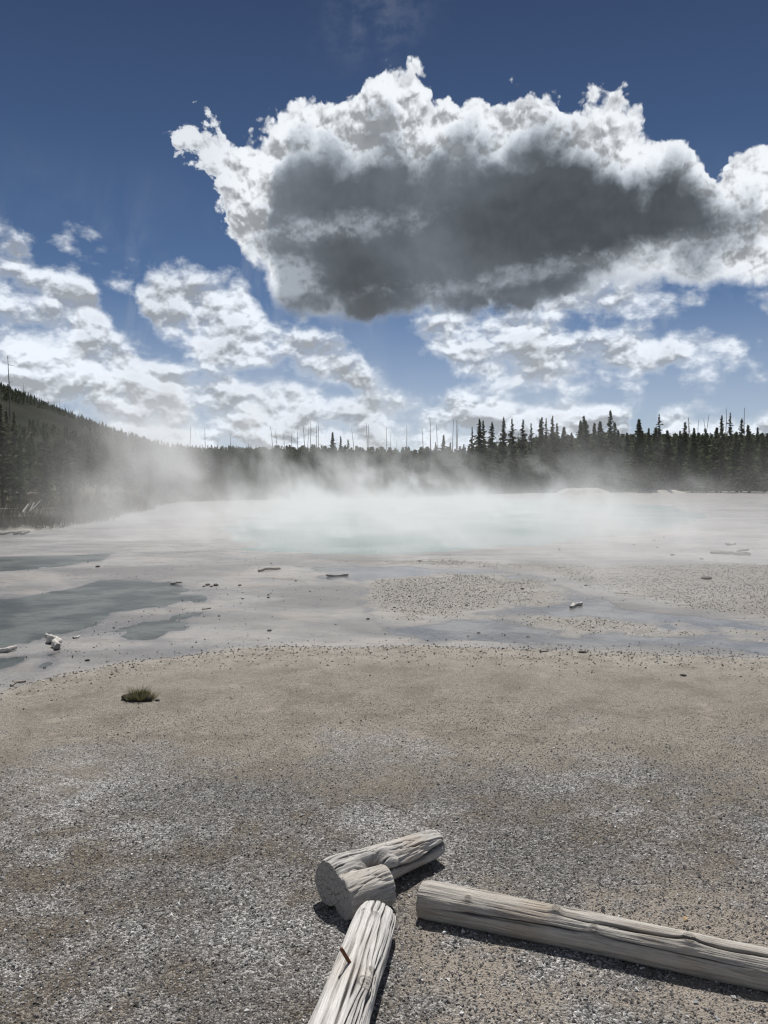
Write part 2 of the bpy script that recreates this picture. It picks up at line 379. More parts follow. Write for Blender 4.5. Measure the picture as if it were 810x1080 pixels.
def m_ground(t, out):
    P = pos(t); X, Y, Z = t.sep(P)
    flat = t.attr('flat'); veg = t.attr('veg'); gravel = t.attr('gravel'); dy = t.attr('dy'); stm = t.attr('stm')
    dist = t.m('SQRT', t.add(t.mul(X, X), t.mul(Y, Y)))
    # --- crushed gravel
    v1 = t.n('ShaderNodeTexVoronoi'); t.put(v1.inputs['Vector'], P); v1.inputs['Scale'].default_value = 105
    v2 = t.n('ShaderNodeTexVoronoi'); t.put(v2.inputs['Vector'], P); v2.inputs['Scale'].default_value = 230
    r1 = t.sep(v1.outputs['Color'])[0]; r2 = t.sep(v2.outputs['Color'])[1]; r3 = t.sep(v1.outputs['Color'])[2]
    big = t.noise(P, 1.1, 5, 0.6); med = t.noise(P, 5.0, 5, 0.6); fin = t.noise(P, 28.0, 4, 0.6)
    gval = t.add(t.mul(r1, 0.62), t.mul(r2, 0.38))
    gval = t.m('POWER', gval, 2.3)
    g_grey = t.mix(gval, (0.078, 0.075, 0.072), (0.74, 0.73, 0.72))
    g_brown = t.mix(gval, (0.070, 0.054, 0.040), (0.36, 0.325, 0.265))
    patch = t.noise(t.vm('ADD', P, (9.1, 3.3, 0)), 0.75, 5, 0.62)
    g_grey = t.mix(1.0, g_grey, t.mix(t.ss(patch, 0.38, 0.62), (0.72, 0.71, 0.70), (1.22, 1.22, 1.23)), 'MULTIPLY')
    tanm = t.ss(t.add(t.mul(big, 0.6), t.mul(med, 0.4)), 0.42, 0.62)
    g = t.mix(tanm, g_grey, g_brown)
    far = t.ss(t.add(Y, t.mul(t.sub(big, 0.5), 5.0)), 3.8, 5.2)        # finer tan grit further out
    grit = t.mix(t.m('POWER', t.add(t.mul(r2, 0.6), t.mul(fin, 0.4)), 1.6), (0.085, 0.075, 0.061), (0.54, 0.488, 0.415))
    grit = t.mix(t.ss(med, 0.52, 0.72, 0, 0.55), grit, (0.33, 0.302, 0.258))
    grit = t.mix(t.ss(t.noise(P, 2.2, 6, 0.7), 0.47, 0.62, 0, 0.5), grit, (0.135, 0.118, 0.098))
    g = t.mix(t.mul(far, 0.9), g, grit)
    # trodden sandy patches
    sx = t.ss(t.add(t.noise(t.vm('ADD', P, (4.3, 2.2, 0)), 1.7, 5, 0.6), t.mul(t.sub(med, 0.5), 0.3)), 0.60, 0.68)
    near = t.mul(t.ss(Y, 3.6, 2.9), t.ss(X, -0.1, 0.25))
    sp = t.mul(t.mx(t.mul(t.mul(sx, far), 0.5), t.mul(near, t.ss(t.add(t.mul(big, 0.6), t.mul(med, 0.4)), 0.44, 0.56, 0.0, 0.8))), t.sub(1.0, flat))
    g = t.mix(sp, g, t.mix(fin, (0.25, 0.215, 0.18), (0.46, 0.41, 0.355)))
    # pale crust on the lip of the pad
    lip = t.ss(dy, 1.2, 0.15)
    g = t.mix(t.mul(lip, t.ss(med, 0.35, 0.62, 0.1, 0.65)), g, t.mix(fin, (0.28, 0.26, 0.225), (0.46, 0.435, 0.395)))
    # --- wet silt of the flat
    PS = t.vm('MULTIPLY', P, (0.6, 1.0, 1.0))
    s1 = t.noise(PS, 0.45, 6, 0.62, 0.3); s2 = t.noise(PS, 2.6, 5, 0.6, 0.2)
    silt = t.mix(t.ss(s1, 0.38, 0.62), (0.140, 0.136, 0.133), (0.272, 0.262, 0.252))
    silt = t.mix(t.ss(s2, 0.50, 0.66, 0, 0.55), silt, (0.12, 0.118, 0.118))
    silt = t.mix(t.ss(t.noise(PS, 0.9, 4, 0.6), 0.56, 0.66, 0, 0.45), silt, (0.27, 0.235, 0.20))
    wetd = t.ss(Z, WL + 0.009, WL - 0.001)                        # darker where it is soaked at the water's edge
    silt = t.mix(t.mul(wetd, 0.55), silt, (0.13, 0.125, 0.125))
    # gravel bars
    vb = t.n('ShaderNodeTexVoronoi'); t.put(vb.inputs['Vector'], t.vm('MULTIPLY', P, (1, 0.8, 1))); vb.inputs['Scale'].default_value = 55
    vbr = t.sep(vb.outputs['Color'])[0]
    barc = t.mix(t.m('POWER', vbr, 1.4), (0.14, 0.13, 0.115), (0.31, 0.292, 0.265))
    gm = t.ss(t.add(gravel, t.mul(t.sub(s2, 0.5), 2.2)), 0.35, 0.75)
    flatc = t.mix(t.mul(gm, 0.8), silt, barc)
    c = t.mix(flat, g, flatc)
    # forest floor
    ff = t.mix(t.noise(P, 0.35, 6, 0.65), (0.030, 0.036, 0.018), (0.115, 0.100, 0.060))
    c = t.mix(veg, c, ff)
    # roughness / bump
    rgh = t.mixf(flat, 0.92, t.mixf(gm, t.ss(s2, 0.4, 0.6, 0.38, 0.58), 0.7))
    rgh = t.mixf(t.mul(wetd, flat), rgh, 0.25)
    rgh = t.mixf(veg, rgh, 1.0)
    h = t.add(t.mul(v1.outputs['Distance'], -1.0), t.mul(v2.outputs['Distance'], -0.45))
    h = t.mul(h, t.mixf(flat, t.mixf(far, 1.0, 0.7), 0.0))
    hb = t.mul(t.mul(vb.outputs['Distance'], -0.7), t.mul(gm, flat))
    h = t.add(h, hb)
    h = t.add(h, t.mul(fin, 0.8)); h = t.add(h, t.mul(s2, t.mul(flat, 1.6)))
    nrm = t.bump(h, 0.9, 0.011)
    pbsdf(t, out, c, rgh, nrm, 0.4)
M_ground = mat('ground_gravel_and_silt', m_ground)

ys = np.concatenate([np.linspace(-14, 1.6, 20)[:-1], np.geomspace(1.6, 30, 400)[:-1], np.geomspace(30, 260, 170)[:-1], np.geomspace(260, 9000, 20)])
us = np.concatenate([-np.geomspace(0.62, 3.2, 14)[::-1][:-1], np.linspace(-0.62, 0.62, 470), np.geomspace(0.62, 3.2, 14)[1:]])
YY = np.repeat(ys[:, None], len(us), 1)
XX = us[None, :] * (np.maximum(YY, 1.6) + np.where(YY < 1.6, (1.6 - YY) * 0.3, 0))
tr = terrain(XX.ravel(), YY.ravel())
Z = tr['z'].copy()
yv = YY.ravel(); xv = XX.ravel()
Z += np.where(yv < 7, 0.004 * fbm(xv * 18, yv * 18, oct=3, seed=44), 0)
V = np.stack([xv, yv, Z], 1)
ground = mesh_from('ground', V, grid_faces(*XX.shape), M_ground, smooth=True,
                   attrs=dict(flat=tr['flat'], veg=tr['veg'], gravel=tr['gravel'], dy=tr['dy'], stm=tr['stm']))
tag(ground, kind='structure')

# ---- water
def m_shallow(t, out):
    P = pos(t); X, Y, Z = t.sep(P)
    n = t.noise(t.vm('MULTIPLY', P, (1, 0.6, 1)), 9.0, 5, 0.6); n2 = t.noise(P, 1.2, 4, 0.55)
    left = t.ss(X, -0.5, -2.0)
    teal = t.mix(t.ss(n2, 0.4, 0.62), (0.050, 0.058, 0.054), (0.115, 0.125, 0.116))
    grey = t.mix(t.ss(n2, 0.4, 0.62), (0.105, 0.106, 0.107), (0.19, 0.188, 0.184))
    teal = t.mix(t.mul(t.ss(t.noise(t.vm('MULTIPLY', P, (1, 1.5, 1)), 3.2, 5, 0.65), 0.48, 0.66), 0.6), teal, (0.045, 0.050, 0.044)); c = t.mix(left, grey, teal)
    pbsdf(t, out, c, t.mixf(left, 0.18, 0.30), t.bump(n, 0.55, 0.014), t.mixf(left, 0.5, 0.25), IOR=1.33)
M_shallow = mat('silty_shallow_water', m_shallow)
wx0, wx1, wy0, wy1 = -26, 30, 6.0, 28
gx = np.linspace(wx0, wx1, 40); gy = np.linspace(wy0, wy1, 40)
gxx, gyy = np.meshgrid(gx, gy)
sw = mesh_from('shallow_water', np.stack([gxx.ravel(), gyy.ravel(), np.full(gxx.size, WL)], 1), grid_faces(40, 40), M_shallow, smooth=True)
tag(sw, kind='structure')
def m_pool(t, out):
    P = pos(t)
    PS = t.vm('MULTIPLY', P, (1, 0.8, 1))
    n = t.noise(PS, 8.0, 4, 0.6, 0.3); n2 = t.noise(P, 0.22, 4, 0.55)
    c = t.mix(t.ss(n2, 0.38, 0.62), (0.28, 0.42, 0.40), (0.50, 0.59, 0.58))
    pbsdf(t, out, c, 0.12, t.bump(n, 1.0, 0.30), 0.5, IOR=1.33)
M_pool = mat('milky_spring_water', m_pool)
cen = POOL.mean(0); pp = cen + (POOL - cen) * 1.06
pv = [(cen[0], cen[1], WL + 0.006)] + [(a, b, WL + 0.006) for a, b in pp]
pf = [(0, i + 1, (i + 1) % len(pp) + 1) for i in range(len(pp))]
pool = mesh_from('spring_water', np.array(pv), np.array(pf), M_pool); tag(pool, kind='structure')

# ---- distant hill with its ridge line
ridge_px = [(-700, 300), (-300, 310), (-120, 345), (0, 407), (40, 424), (80, 441), (120, 456), (160, 468), (200, 475), (300, 479), (420, 482), (560, 486), (810, 490), (1400, 490)]
ru = np.array([(a - 405) / F for a, b in ridge_px]); rv = np.array([(HOR - b) / F for a, b in ridge_px])
HY0, HY1 = 250.0, 560.0
def hillz(x, y):
    u = x / y; Hh = CAMH + np.interp(u, ru, rv) * HY1
    k = np.clip((y - HY0) / (HY1 - HY0), 0, 1)
    prof = (0.55 * k + 0.45 * sstep(0, 1, k))
    z = -2 + (Hh + 2) * prof + (4.0 * fbm(x * 0.012, y * 0.012, oct=4, seed=51)) * k * (1 - 0.85 * k)
    return np.where(y > HY1, Hh - (y - HY1) * 0.05, z)
hys = np.concatenate([np.linspace(HY0, HY1, 60), np.linspace(HY1, HY1 + 500, 10)[1:]]); hus = np.linspace(-1.25, 1.2, 200)
HX = hus[None, :] * hys[:, None]; HYY = np.repeat(hys[:, None], len(hus), 1)
def m_hill(t, out):
    P = pos(t)
    n = t.noise(P, 0.03, 6, 0.7); n2 = t.noise(P, 0.5, 4, 0.7)
    c = t.mix(t.ss(n, 0.35, 0.65), (0.012, 0.016, 0.010), (0.034, 0.034, 0.023))
    c = t.mix(t.ss(n2, 0.5, 0.7, 0, 0.5), c, (0.020, 0.028, 0.014))
    pbsdf(t, out, c, 1.0, t.bump(n2, 1.0, 2.0), 0.1)
M_hill = mat('burnt_regrown_hillside', m_hill)
hill = mesh_from('hill', np.stack([HX.ravel(), HYY.ravel(), hillz(HX.ravel(), HYY.ravel())], 1), grid_faces(*HX.shape), M_hill, smooth=True)
tag(hill, kind='structure')

# pale sinter mound on the far shore
def m_sinter(t, out):
    P = objco(t); n = t.noise(P, 0.9, 6, 0.65); n2 = t.noise(P, 5, 4, 0.6)
    pbsdf(t, out, t.mix(t.ss(n, 0.35, 0.65), (0.27, 0.25, 0.22), (0.52, 0.50, 0.46)), 0.9, t.bump(t.add(n, t.mul(n2, .4)), 0.9, 0.4), 0.3)
M_sinter = mat('pale_sinter', m_sinter)
def mound(px, w_px, y, h):
    cx = (px - 405) / F * y; w = w_px / F * y
    gx, gy = np.meshgrid(np.linspace(-1, 1, 60), np.linspace(-1, 1, 30))
    r = np.sqrt(gx ** 2 + gy ** 2)
    hz = h * sstep(1.0, 0.35, r + 0.16 * fbm(gx * 3, gy * 3, oct=4, seed=61)) + 0.10 * fbm(gx * 9, gy * 9, oct=3, seed=63) - 0.15
    X = gx * w / 2; Y = gy * w / 3
    o = mesh_from('sinter_mound', np.stack([X.ravel(), Y.ravel(), hz.ravel()], 1), grid_faces(30, 60), M_sinter, smooth=True)
    o.location = (cx, y, TZ(cx, y)); tag(o, kind='structure'); return o
mound(616, 78, 128, 1.25)
mound(700, 60, 150, 0.7)

# ------------------------------------------------------------------ trees
def m_leaf(t, out, a=(0.034, 0.056, 0.020), b=(0.110, 0.145, 0.058)):
    P = pos(t); n = t.noise(P, 1.6, 3, 0.6)
    oi = t.n('ShaderNodeObjectInfo').outputs['Random']
    c = t.mix(t.ss(n, 0.3, 0.7), a, b)
    c = t.mix(t.mul(oi, 0.45), c, (0.055, 0.058, 0.030))
    p = pbsdf(t, out, c, 0.75, None, 0.25)
    tr_ = t.n('ShaderNodeBsdfTranslucent'); t.put(tr_.inputs[0], c); mxs = t.n('ShaderNodeMixShader'); mxs.inputs[0].default_value = 0.45
    t.nt.links.new(p.outputs[0], mxs.inputs[1]); t.nt.links.new(tr_.outputs[0], mxs.inputs[2]); t.nt.links.new(mxs.outputs[0], out.inputs[0])
M_leaf = mat('pine_needles', m_leaf)
M_leaf2 = mat('sparse_pine_needles', m_leaf, a=(0.065, 0.075, 0.045), b=(0.150, 0.155, 0.10))
M_bark = mat('pine_bark', lambda t, out: pbsdf(t, out, t.mix(t.noise(t.vm('MULTIPLY', objco(t), (6, 6, 1)), 3, 4, .6), (0.05, 0.042, 0.034), (0.15, 0.13, 0.11)), 0.95))
M_snag = mat('bare_dead_wood', lambda t, out: pbsdf(t, out, t.mix(t.noise(t.vm('MULTIPLY', pos(t), (4, 4, 0.6)), 2, 4, .6), (0.05, 0.047, 0.044), (0.17, 0.16, 0.15)), 0.95))

def crown_arrays(kind, nbr, seed, clump=5):
    """unit-height conifer crown made of needle clumps (triangles); kinds: 0 dense cone, 1 narrow sparse, 2 irregular"""
    r = np.random.default_rng(seed); V = []; Fc = []
    z0 = {0: 0.06, 1: 0.22, 2: 0.10}[kind]; rad = {0: 0.19, 1: 0.080, 2: 0.15}[kind]
    gaps = r.uniform(0, 1, 40)
    for i in range(nbr):
        k = i / nbr
        z = z0 + (0.995 - z0) * k ** 0.9 + r.normal(0, 0.006)
        prof = (1 - (z - z0) / (1 - z0))
        if kind == 0: w = rad * (0.02 + prof ** 1.05) * (0.8 + 0.4 * gaps[int(z * 26) % 40])
        elif kind == 1: w = rad * (0.03 + 0.95 * min(1, prof * 1.9)) * (0.45 + 0.75 * gaps[int(z * 22) % 40])
        else: w = rad * (0.02 + min(1, prof * 1.35)) * (0.35 + 0.85 * gaps[int(z * 14) % 40])
        w *= r.uniform(0.55, 1.15); th = r.uniform(0, 2 * math.pi)
        droop = -0.22 if kind == 0 else r.uniform(-0.1, 0.25)
        for c in range(clump):
            q = (c + r.uniform(0.2, 1.0)) / clump
            cx, cy, cz = w * q * math.cos(th), w * q * math.sin(th), z + droop * w * q
            s = (0.009 + 0.012 * r.uniform()) * (1.2 - 0.3 * q) * (0.55 + 0.6 * min(1, prof * 3)) * (1.15 if kind == 0 else 0.85)
            a = r.normal(size=3); a /= np.linalg.norm(a); b = r.normal(size=3); b -= a * (a @ b); b /= np.linalg.norm(b)
            a = a * np.array([1, 1, .6]); p = np.array([cx, cy, min(cz, 0.995)])
            n0 = len(V)
            V += [p - a * s - b * s * .6, p + a * s * 1.1 - b * s * .3, p + b * s, ]
            Fc.append((n0, n0 + 1, n0 + 2))
    return np.array(V), np.array(Fc)
def trunk_arrays(seg=6, r0=0.016, top=0.97):
    V = []; Fq = []
    zs = [0 - 0.02, 0.25, 0.6, top]
    for j, z in enumerate(zs):
        rr = r0 * (1 - z * 0.92)
        for s in range(seg): V.append((rr * math.cos(2 * math.pi * s / seg), rr * math.sin(2 * math.pi * s / seg), z))
    for j in range(len(zs) - 1):
        for s in range(seg): Fq.append((j * seg + s, j * seg + (s + 1) % seg, (j + 1) * seg + (s + 1) % seg, (j + 1) * seg + s))
    return np.array(V), np.array(Fq)
protos = {}
spec = {'dense': (0, 330), 'dense2': (0, 280), 'narrow': (1, 190), 'narrow2': (1, 130), 'ragged': (2, 250), 'ragged2': (2, 190)}
for i, (k, (kd, nb)) in enumerate(spec.items()):
    v, f = crown_arrays(kd, nb, 100 + i); tv, tf = trunk_arrays(r0=0.013 if kd else 0.016)
    cm = bpy.data.meshes.new('crown'); o = mesh_from('crown', v, f, M_leaf2 if k in ('narrow', 'narrow2', 'ragged2') else M_leaf); cme = o.data; bpy.data.objects.remove(o)
    o = mesh_from('trunk', tv, tf, M_bark, smooth=True); tme = o.data; bpy.data.objects.remove(o); bpy.data.meshes.remove(cm)
    protos[k] = (cme, tme)
def pine(px, ytop, y, kind, label, group, wide=1.0, z=None):
    x = (px - 405) / F * y
    z = TZ(x, y) if z is None else z
    H = ztop(ytop, y, px) - z
    root = empty('pine_tree', (x, y, z), random.uniform(0, 6.28)); wide *= random.uniform(0.85, 1.35); root.scale = (H * wide, H * wide * random.uniform(.85, 1.15), H); root.rotation_euler = (random.gauss(0, .02), random.gauss(0, .02), random.uniform(0, 6.28))
    tag(root, label, 'pine tree', group)
    for nme, me in (('crown', protos[kind][0]), ('trunk', protos[kind][1])):
        o = bpy.data.objects.new(nme, me); C.objects.link(o); o.parent = root
    return root
ORD = ['first', 'second', 'third', 'fourth', 'fifth', 'sixth', 'seventh', 'eighth', 'ninth', 'tenth', 'eleventh', 'twelfth', 'thirteenth', 'fourteenth', 'fifteenth', 'sixteenth', 'seventeenth', 'eighteenth', 'nineteenth', 'twentieth']
adj = {'dense': 'dark dense', 'dense2': 'dark full', 'narrow': 'thin sparse', 'narrow2': 'thin straggly', 'ragged': 'uneven dark', 'ragged2': 'grey green ragged'}
def run(lst, y0, y1, where, grp, wide=1.0):
    for i, (px, yt, k) in enumerate(lst):
        pine(px, yt, random.uniform(y0, y1), k, f'{adj[k]} skyline pine, {ORD[i]} {where}', grp, wide)
run([(351.5, 455.5, 'dense'), (360, 460, 'dense2'), (367.5, 463, 'ragged')], 128, 134, 'of the small trio left of the centre', 'small dark pines left of centre')
run([(459.5, 466, 'ragged'), (468, 458.5, 'dense'), (475.5, 466, 'dense2'), (487, 468, 'dense2')], 130, 138, 'of the low pines among the centre snags', 'low dark pines at the centre')
run([(497, 450, 'ragged2'), (506, 441, 'narrow'), (510.5, 443, 'ragged2'), (517.5, 444.5, 'narrow'), (531, 439, 'narrow'), (541, 441, 'ragged2'), (550, 442, 'ragged2'), (561, 446, 'ragged2'), (567, 439.5, 'ragged'), (571.5, 442, 'ragged2'), (576, 441, 'narrow2'), (581.5, 438, 'narrow'), (587, 446, 'ragged2'), (595, 450, 'dense')], 145, 165,
    'in the pale sparse row left of tallest clump', 'tall sparse pines right of centre', 1.25)
run([(602, 456, 'dense2'), (610, 443, 'dense'), (616, 438, 'dense2'), (620, 443, 'ragged'), (626, 446, 'dense2'), (634, 444.5, 'dense'), (641, 432.5, 'ragged'), (647, 445, 'ragged'), (652, 453, 'dense2'), (661, 456, 'dense2')], 150, 170,
    'of the dark tallest clump', 'dark clump of tall pines', 1.35)
run([(674, 441, 'dense'), (684, 451, 'dense2'), (691, 450.5, 'dense'), (695, 436, 'narrow2'), (703, 453.5, 'dense'), (714, 454, 'dense2'), (720, 444.5, 'ragged'), (730, 451, 'dense'), (734, 456, 'dense2'), (745.5, 451, 'ragged'), (755.5, 450.5, 'dense2'),
     (760, 437.5, 'narrow'), (769, 435, 'narrow2'), (777, 455, 'dense2'), (781.5, 441, 'ragged'), (790, 448, 'dense'), (798, 450.5, 'dense2'), (806, 456, 'dense')], 150, 172,
    'of the right-hand stand beyond the clump', 'dark pines of the right-hand stand', 1.3)
# the lower trees that fill the wood's front
skyl = [(0, 440), (60, 455), (110, 470), (170, 474), (260, 471), (330, 469), (420, 472), (500, 470), (560, 461), (640, 456), (720, 457), (810, 456)]
sx_ = [a for a, b in skyl]; sy_ = [b for a, b in skyl]
nlow = 0
lowlab = ['low dark pine packed in the front of the far wood', 'low full pine packed in the front of the right-hand wood', 'small ragged pine at the foot of the burnt hill']
for i in range(205):
    px = 150 + 680 * (i + random.random()) / 205
    u = (px - 405) / F; D = np.interp(u, bank_w[:, 0], bank_w[:, 1])
    y = D + 4 + random.random() ** 1.3 * 42
    fr = (y - D) / 46
    yt = np.interp(px, sx_, sy_) + random.uniform(0, 12) + (1 - fr) * random.uniform(2, 20)
    k = random.choice(['dense', 'dense2', 'ragged', 'ragged', 'ragged2', 'dense'])
    pine(px, yt, y, k, lowlab[0] if px < 500 else lowlab[1], 'low pines along the front of the far wood' if px < 500 else 'low pines along the front of the right-hand wood', random.uniform(1.1, 1.6))
for i in range(30):                                        # near trees on the left bank
    px = -60 + 190 * (i + random.random()) / 30
    y = random.uniform(38, 72)
    base = np.interp(px, [-60, 0, 30, 60, 90, 130], [400, 428, 450, 478, 492, 500])
    pine(px, base + random.uniform(-6, 26), y, random.choice(['ragged', 'ragged2', 'dense', 'ragged2']), lowlab[2], 'small pines at the foot of the hill', random.uniform(1.1, 1.6))

# ---- the rest of the forest, a mass nobody could count
def low_tree(seed, kind):
    v, f = crown_arrays(kind, 46, seed, 3)
    c = v.copy()
    cent = v.reshape(-1, 3, 3).mean(1, keepdims=True)
    v = ((v.reshape(-1, 3, 3) - cent) * 2.6 + cent).reshape(-1, 3)
    return v, f
lows = [low_tree(300 + i, i % 2 * 2) for i in range(5)]
def mass(name, pts, kind_mat):
    VV = []; FF = []; off = 0
    for (x, y, z, h, w) in pts:
        v, f = lows[random.randrange(5)]
        a = random.uniform(0, 6.28); c, s = math.cos(a), math.sin(a)
        q = np.stack([(v[:, 0] * c - v[:, 1] * s) * h * w + x, (v[:, 0] * s + v[:, 1] * c) * h * w + y, v[:, 2] * h + z], 1)
        VV.append(q); FF.append(f + off); off += len(q)
    return mesh_from(name, np.concatenate(VV), np.concatenate(FF), kind_mat)
pts = []
for i in range(2600):
    px = random.uniform(-150, 960); u = (px - 405) / F
    D = float(np.interp(u, bank_w[:, 0], bank_w[:, 1]))
    if px < 175: y = random.uniform(max(D + 30, 60), 250)
    else: y = random.uniform(D + 22, D + 150)
    pts.append([u * y, y, 0, 0, random.uniform(1.1, 1.7), px])
A = np.array(pts); A[:, 2] = terrain(A[:, 0], A[:, 1])['z']
zt = np.interp(A[:, 5], sx_, sy_) + rng.uniform(-1, 10, len(A))
zt = np.where(A[:, 5] < 170, np.interp(A[:, 5], [-150, 0, 60, 110, 170], [420, 452, 470, 480, 476]) + rng.uniform(0, 14, len(A)), zt)
Hh = CAMH + (HOR - zt) / F * A[:, 1] - A[:, 2]
A[:, 3] = np.clip(Hh, 2.5, 16)
wood = mass('forest', [tuple(a[:5]) for a in A], M_leaf)
tag(wood, 'dense dark mass of pines filling the wood behind the far shore', 'forest', kind='stuff')
pts = []
for i in range(10500):
    u = random.uniform(-0.75, 0.55); y = HY0 + (HY1 - HY0) * random.random() ** 0.7
    if i < 2200: y = HY1 - random.random() * 12
    pts.append((u * y, y))
A = np.array(pts); A = A[(fbm(A[:, 0] * 0.02, A[:, 1] * 0.01, oct=3, seed=88) > -0.30) | (np.arange(len(A)) < 2200)]; hz_ = hillz(A[:, 0], A[:, 1])
hillwood = mass('hillside_regrowth', [(a[0], a[1], h - 0.2, (random.uniform(2.6, 5.5) if a[1] < HY1 - 14 else random.uniform(1.4, 3.4)), random.uniform(1.3, 2.0)) for a, h in zip(A, hz_)], M_leaf)
tag(hillwood, 'young trees regrowing all over the burnt hillside', 'young forest', kind='stuff')

# ---- dead trunks
def snag_mesh(seed, stubs=7):
    r = np.random.default_rng(seed); V = []; Fq = []; seg = 6; zs = np.linspace(-0.02, 1, 9)
    bx = np.cumsum(r.normal(0, 0.004, 9)); by = np.cumsum(r.normal(0, 0.004, 9))
    for j, z in enumerate(zs):
        rr = 0.0115 * (1 - 0.78 * max(z, 0))
        for s in range(seg): V.append((bx[j] + rr * math.cos(s * math.pi / 3), by[j] + rr * math.sin(s * math.pi / 3), z))
    for j in range(8):
        for s in range(seg): Fq.append((j * seg + s, j * seg + (s + 1) % seg, (j + 1) * seg + (s + 1) % seg, (j + 1) * seg + s))
    for k in range(stubs):
        z = r.uniform(0.35, 0.97); j = int((z + .02) / 1.02 * 8); th = r.uniform(0, 6.28); L = r.uniform(0.02, 0.055); n0 = len(V)
        d = np.array([math.cos(th), math.sin(th), r.uniform(-0.3, 0.5)]); p = np.array([bx[j], by[j], z]); s = np.array([-math.sin(th), math.cos(th), 0]) * 0.0022; u = np.array([0, 0, 0.0022])
        for q, sc in ((p, 1), (p + d * L, 0.35)): V += [tuple(q - s * sc), tuple(q + u * sc), tuple(q + s * sc), tuple(q - u * sc)]
        for e in range(4): Fq.append((n0 + e, n0 + (e + 1) % 4, n0 + 4 + (e + 1) % 4, n0 + 4 + e))
    o = mesh_from('dead_tree', np.array(V), np.array(Fq), M_snag); me = o.data; bpy.data.objects.remove(o); return me
snagm = [snag_mesh(400 + i) for i in range(5)]
def snag(px, yt, y, label, group, z=None, lean=0.0, thick=1.0):
    x = (px - 405) / F * y; z = TZ(x, y) if z is None else z
    H = ztop(yt, y, px) - z
    o = bpy.data.objects.new('dead_tree', random.choice(snagm)); C.objects.link(o)
    o.location = (x - math.sin(lean) * H, y, z); o.scale = (H * thick, H * thick, H); o.rotation_euler = (0, lean, 0)
    tag(o, label, 'dead tree', group); return o
def zh(px, y): return float(hillz(np.array([(px - 405) / F * y]), np.array([y]))[0])
snag(12, 375, 62, 'tallest bare dead trunk, standing at the far left above the hill', None, lean=-0.01, thick=0.75)
hs = [(27, 404), (34, 413), (40.5, 411), (48, 418), (52, 420), (58, 423), (65, 420), (70, 425), (74, 428), (79, 430), (85, 432), (88, 436), (95, 439), (102, 440), (108, 444), (116, 447), (122, 450), (128, 449), (134, 454), (140, 455), (144, 459), (148, 456), (153, 460), (158, 459), (166, 463), (172, 464), (178, 462), (184, 464), (192, 466)]
for i, (px, yt) in enumerate(hs):
    y = HY1 - random.uniform(2, 10)
    snag(px, yt, y, 'thin bare dead trunk sticking up from the sloping ridge of the hill', 'dead trunks along the hill ridge', zh(px, y), random.uniform(-0.03, 0.03), 1.8)
def snags(L, y0, y1, where, group, thick=0.9):
    for i, (px, yt, ln) in enumerate(L):
        word = 'leaning bare' if abs(ln) > 0.06 else 'straight bare'
        snag(px, yt, random.uniform(y0, y1), f'{word} dead trunk, {ORD[i]} from left {where}', group, None, ln, thick)
snags([(201, 449, 0.02), (216, 451, -0.02), (231, 462, 0), (244, 458, 0), (262, 464, 0.02)], 128, 140, 'right of the hill foot', 'dead trunks right of the hill')
snags([(285, 449, -0.12), (290.5, 454, -0.08), (299, 457, -0.05), (308.5, 457, 0), (313.5, 455, 0), (321, 448.5, -0.07), (325, 452, 0.03), (329, 445.5, 0), (333.5, 448, 0.01), (337, 445, 0)], 136, 148, 'left of the dark pine trio', 'dead trunks left of centre')
snags([(372, 451.5, -0.08), (387.5, 445.5, -0.02), (390, 448, 0.02), (407.5, 450, -0.05), (411.5, 457.5, 0), (418, 464, 0), (430, 448.5, 0), (446, 450, -0.06), (454.5, 439.5, -0.02), (461.5, 448, 0), (478, 442, 0), (481, 443, -0.04), (484, 444.5, 0.03)], 136, 148, 'in the row over the mid wood', 'dead trunks at the centre')
snags([(724, 439.5, -0.14), (727, 441, 0.03), (735, 443, 0.02), (740.5, 441, -0.12), (746.5, 437.5, 0.1), (764, 430.5, 0), (783, 430, -0.01)], 186, 196, 'of the right-hand stand', 'dead trunks at the right')
# standing dead and pale stems inside the wood
for i in range(60):
    px = random.uniform(150, 805); u = (px - 405) / F; D = float(np.interp(u, bank_w[:, 0], bank_w[:, 1])); y = D + random.uniform(2, 16)
    snag(px, random.uniform(486, 507), y, 'short bare dead stem among the pines of the far shore', 'short dead stems within the wood', None, random.uniform(-0.1, 0.1), 1.3)

# ------------------------------------------------------------------ shore brush, grass, fallen wood
M_brush = mat('dry_brush', lambda t, out: pbsdf(t, out, t.mix(t.noise(pos(t), 1.3, 4, .6), (0.045, 0.050, 0.024), (0.15, 0.13, 0.075)), 0.9, None, 0.2))
def blades(cx, cy, cz, n, rad, h, w, rg, spread=0.5):
    a = rg.uniform(0, 2 * math.pi, n); q = rad * np.sqrt(rg.uniform(0, 1, n))
    bx = cx + q * np.cos(a); by = cy + q * np.sin(a); hh = h * rg.uniform(0.4, 1.1, n)
    lx = bx + hh * spread * np.cos(a + rg.normal(0, .7, n)); ly = by + hh * spread * np.sin(a + rg.normal(0, .7, n))
    t = rg.uniform(0, math.pi, n); dx = w * np.cos(t); dy = w * np.sin(t)
    v = np.stack([np.stack([bx - dx, by - dy, cz + 0 * bx - 0.01], 1), np.stack([bx + dx, by + dy, cz + 0 * bx - 0.01], 1), np.stack([lx, ly, cz + hh], 1)], 1)
    return v.reshape(-1, 3)
def tri_mesh(name, vs, m):
    v = np.concatenate(vs); return mesh_from(name, v, np.arange(len(v)).reshape(-1, 3), m)
n = 5200
pxs = rng.uniform(-250, 960, n); u = (pxs - 405) / F; D = np.interp(u, bank_w[:, 0], bank_w[:, 1])
yy = D + 0.5 + rng.uniform(0, 1, n) ** 1.6 * np.where(pxs < 200, 28, 34); xx = u * yy; zz = terrain(xx, yy)['z']
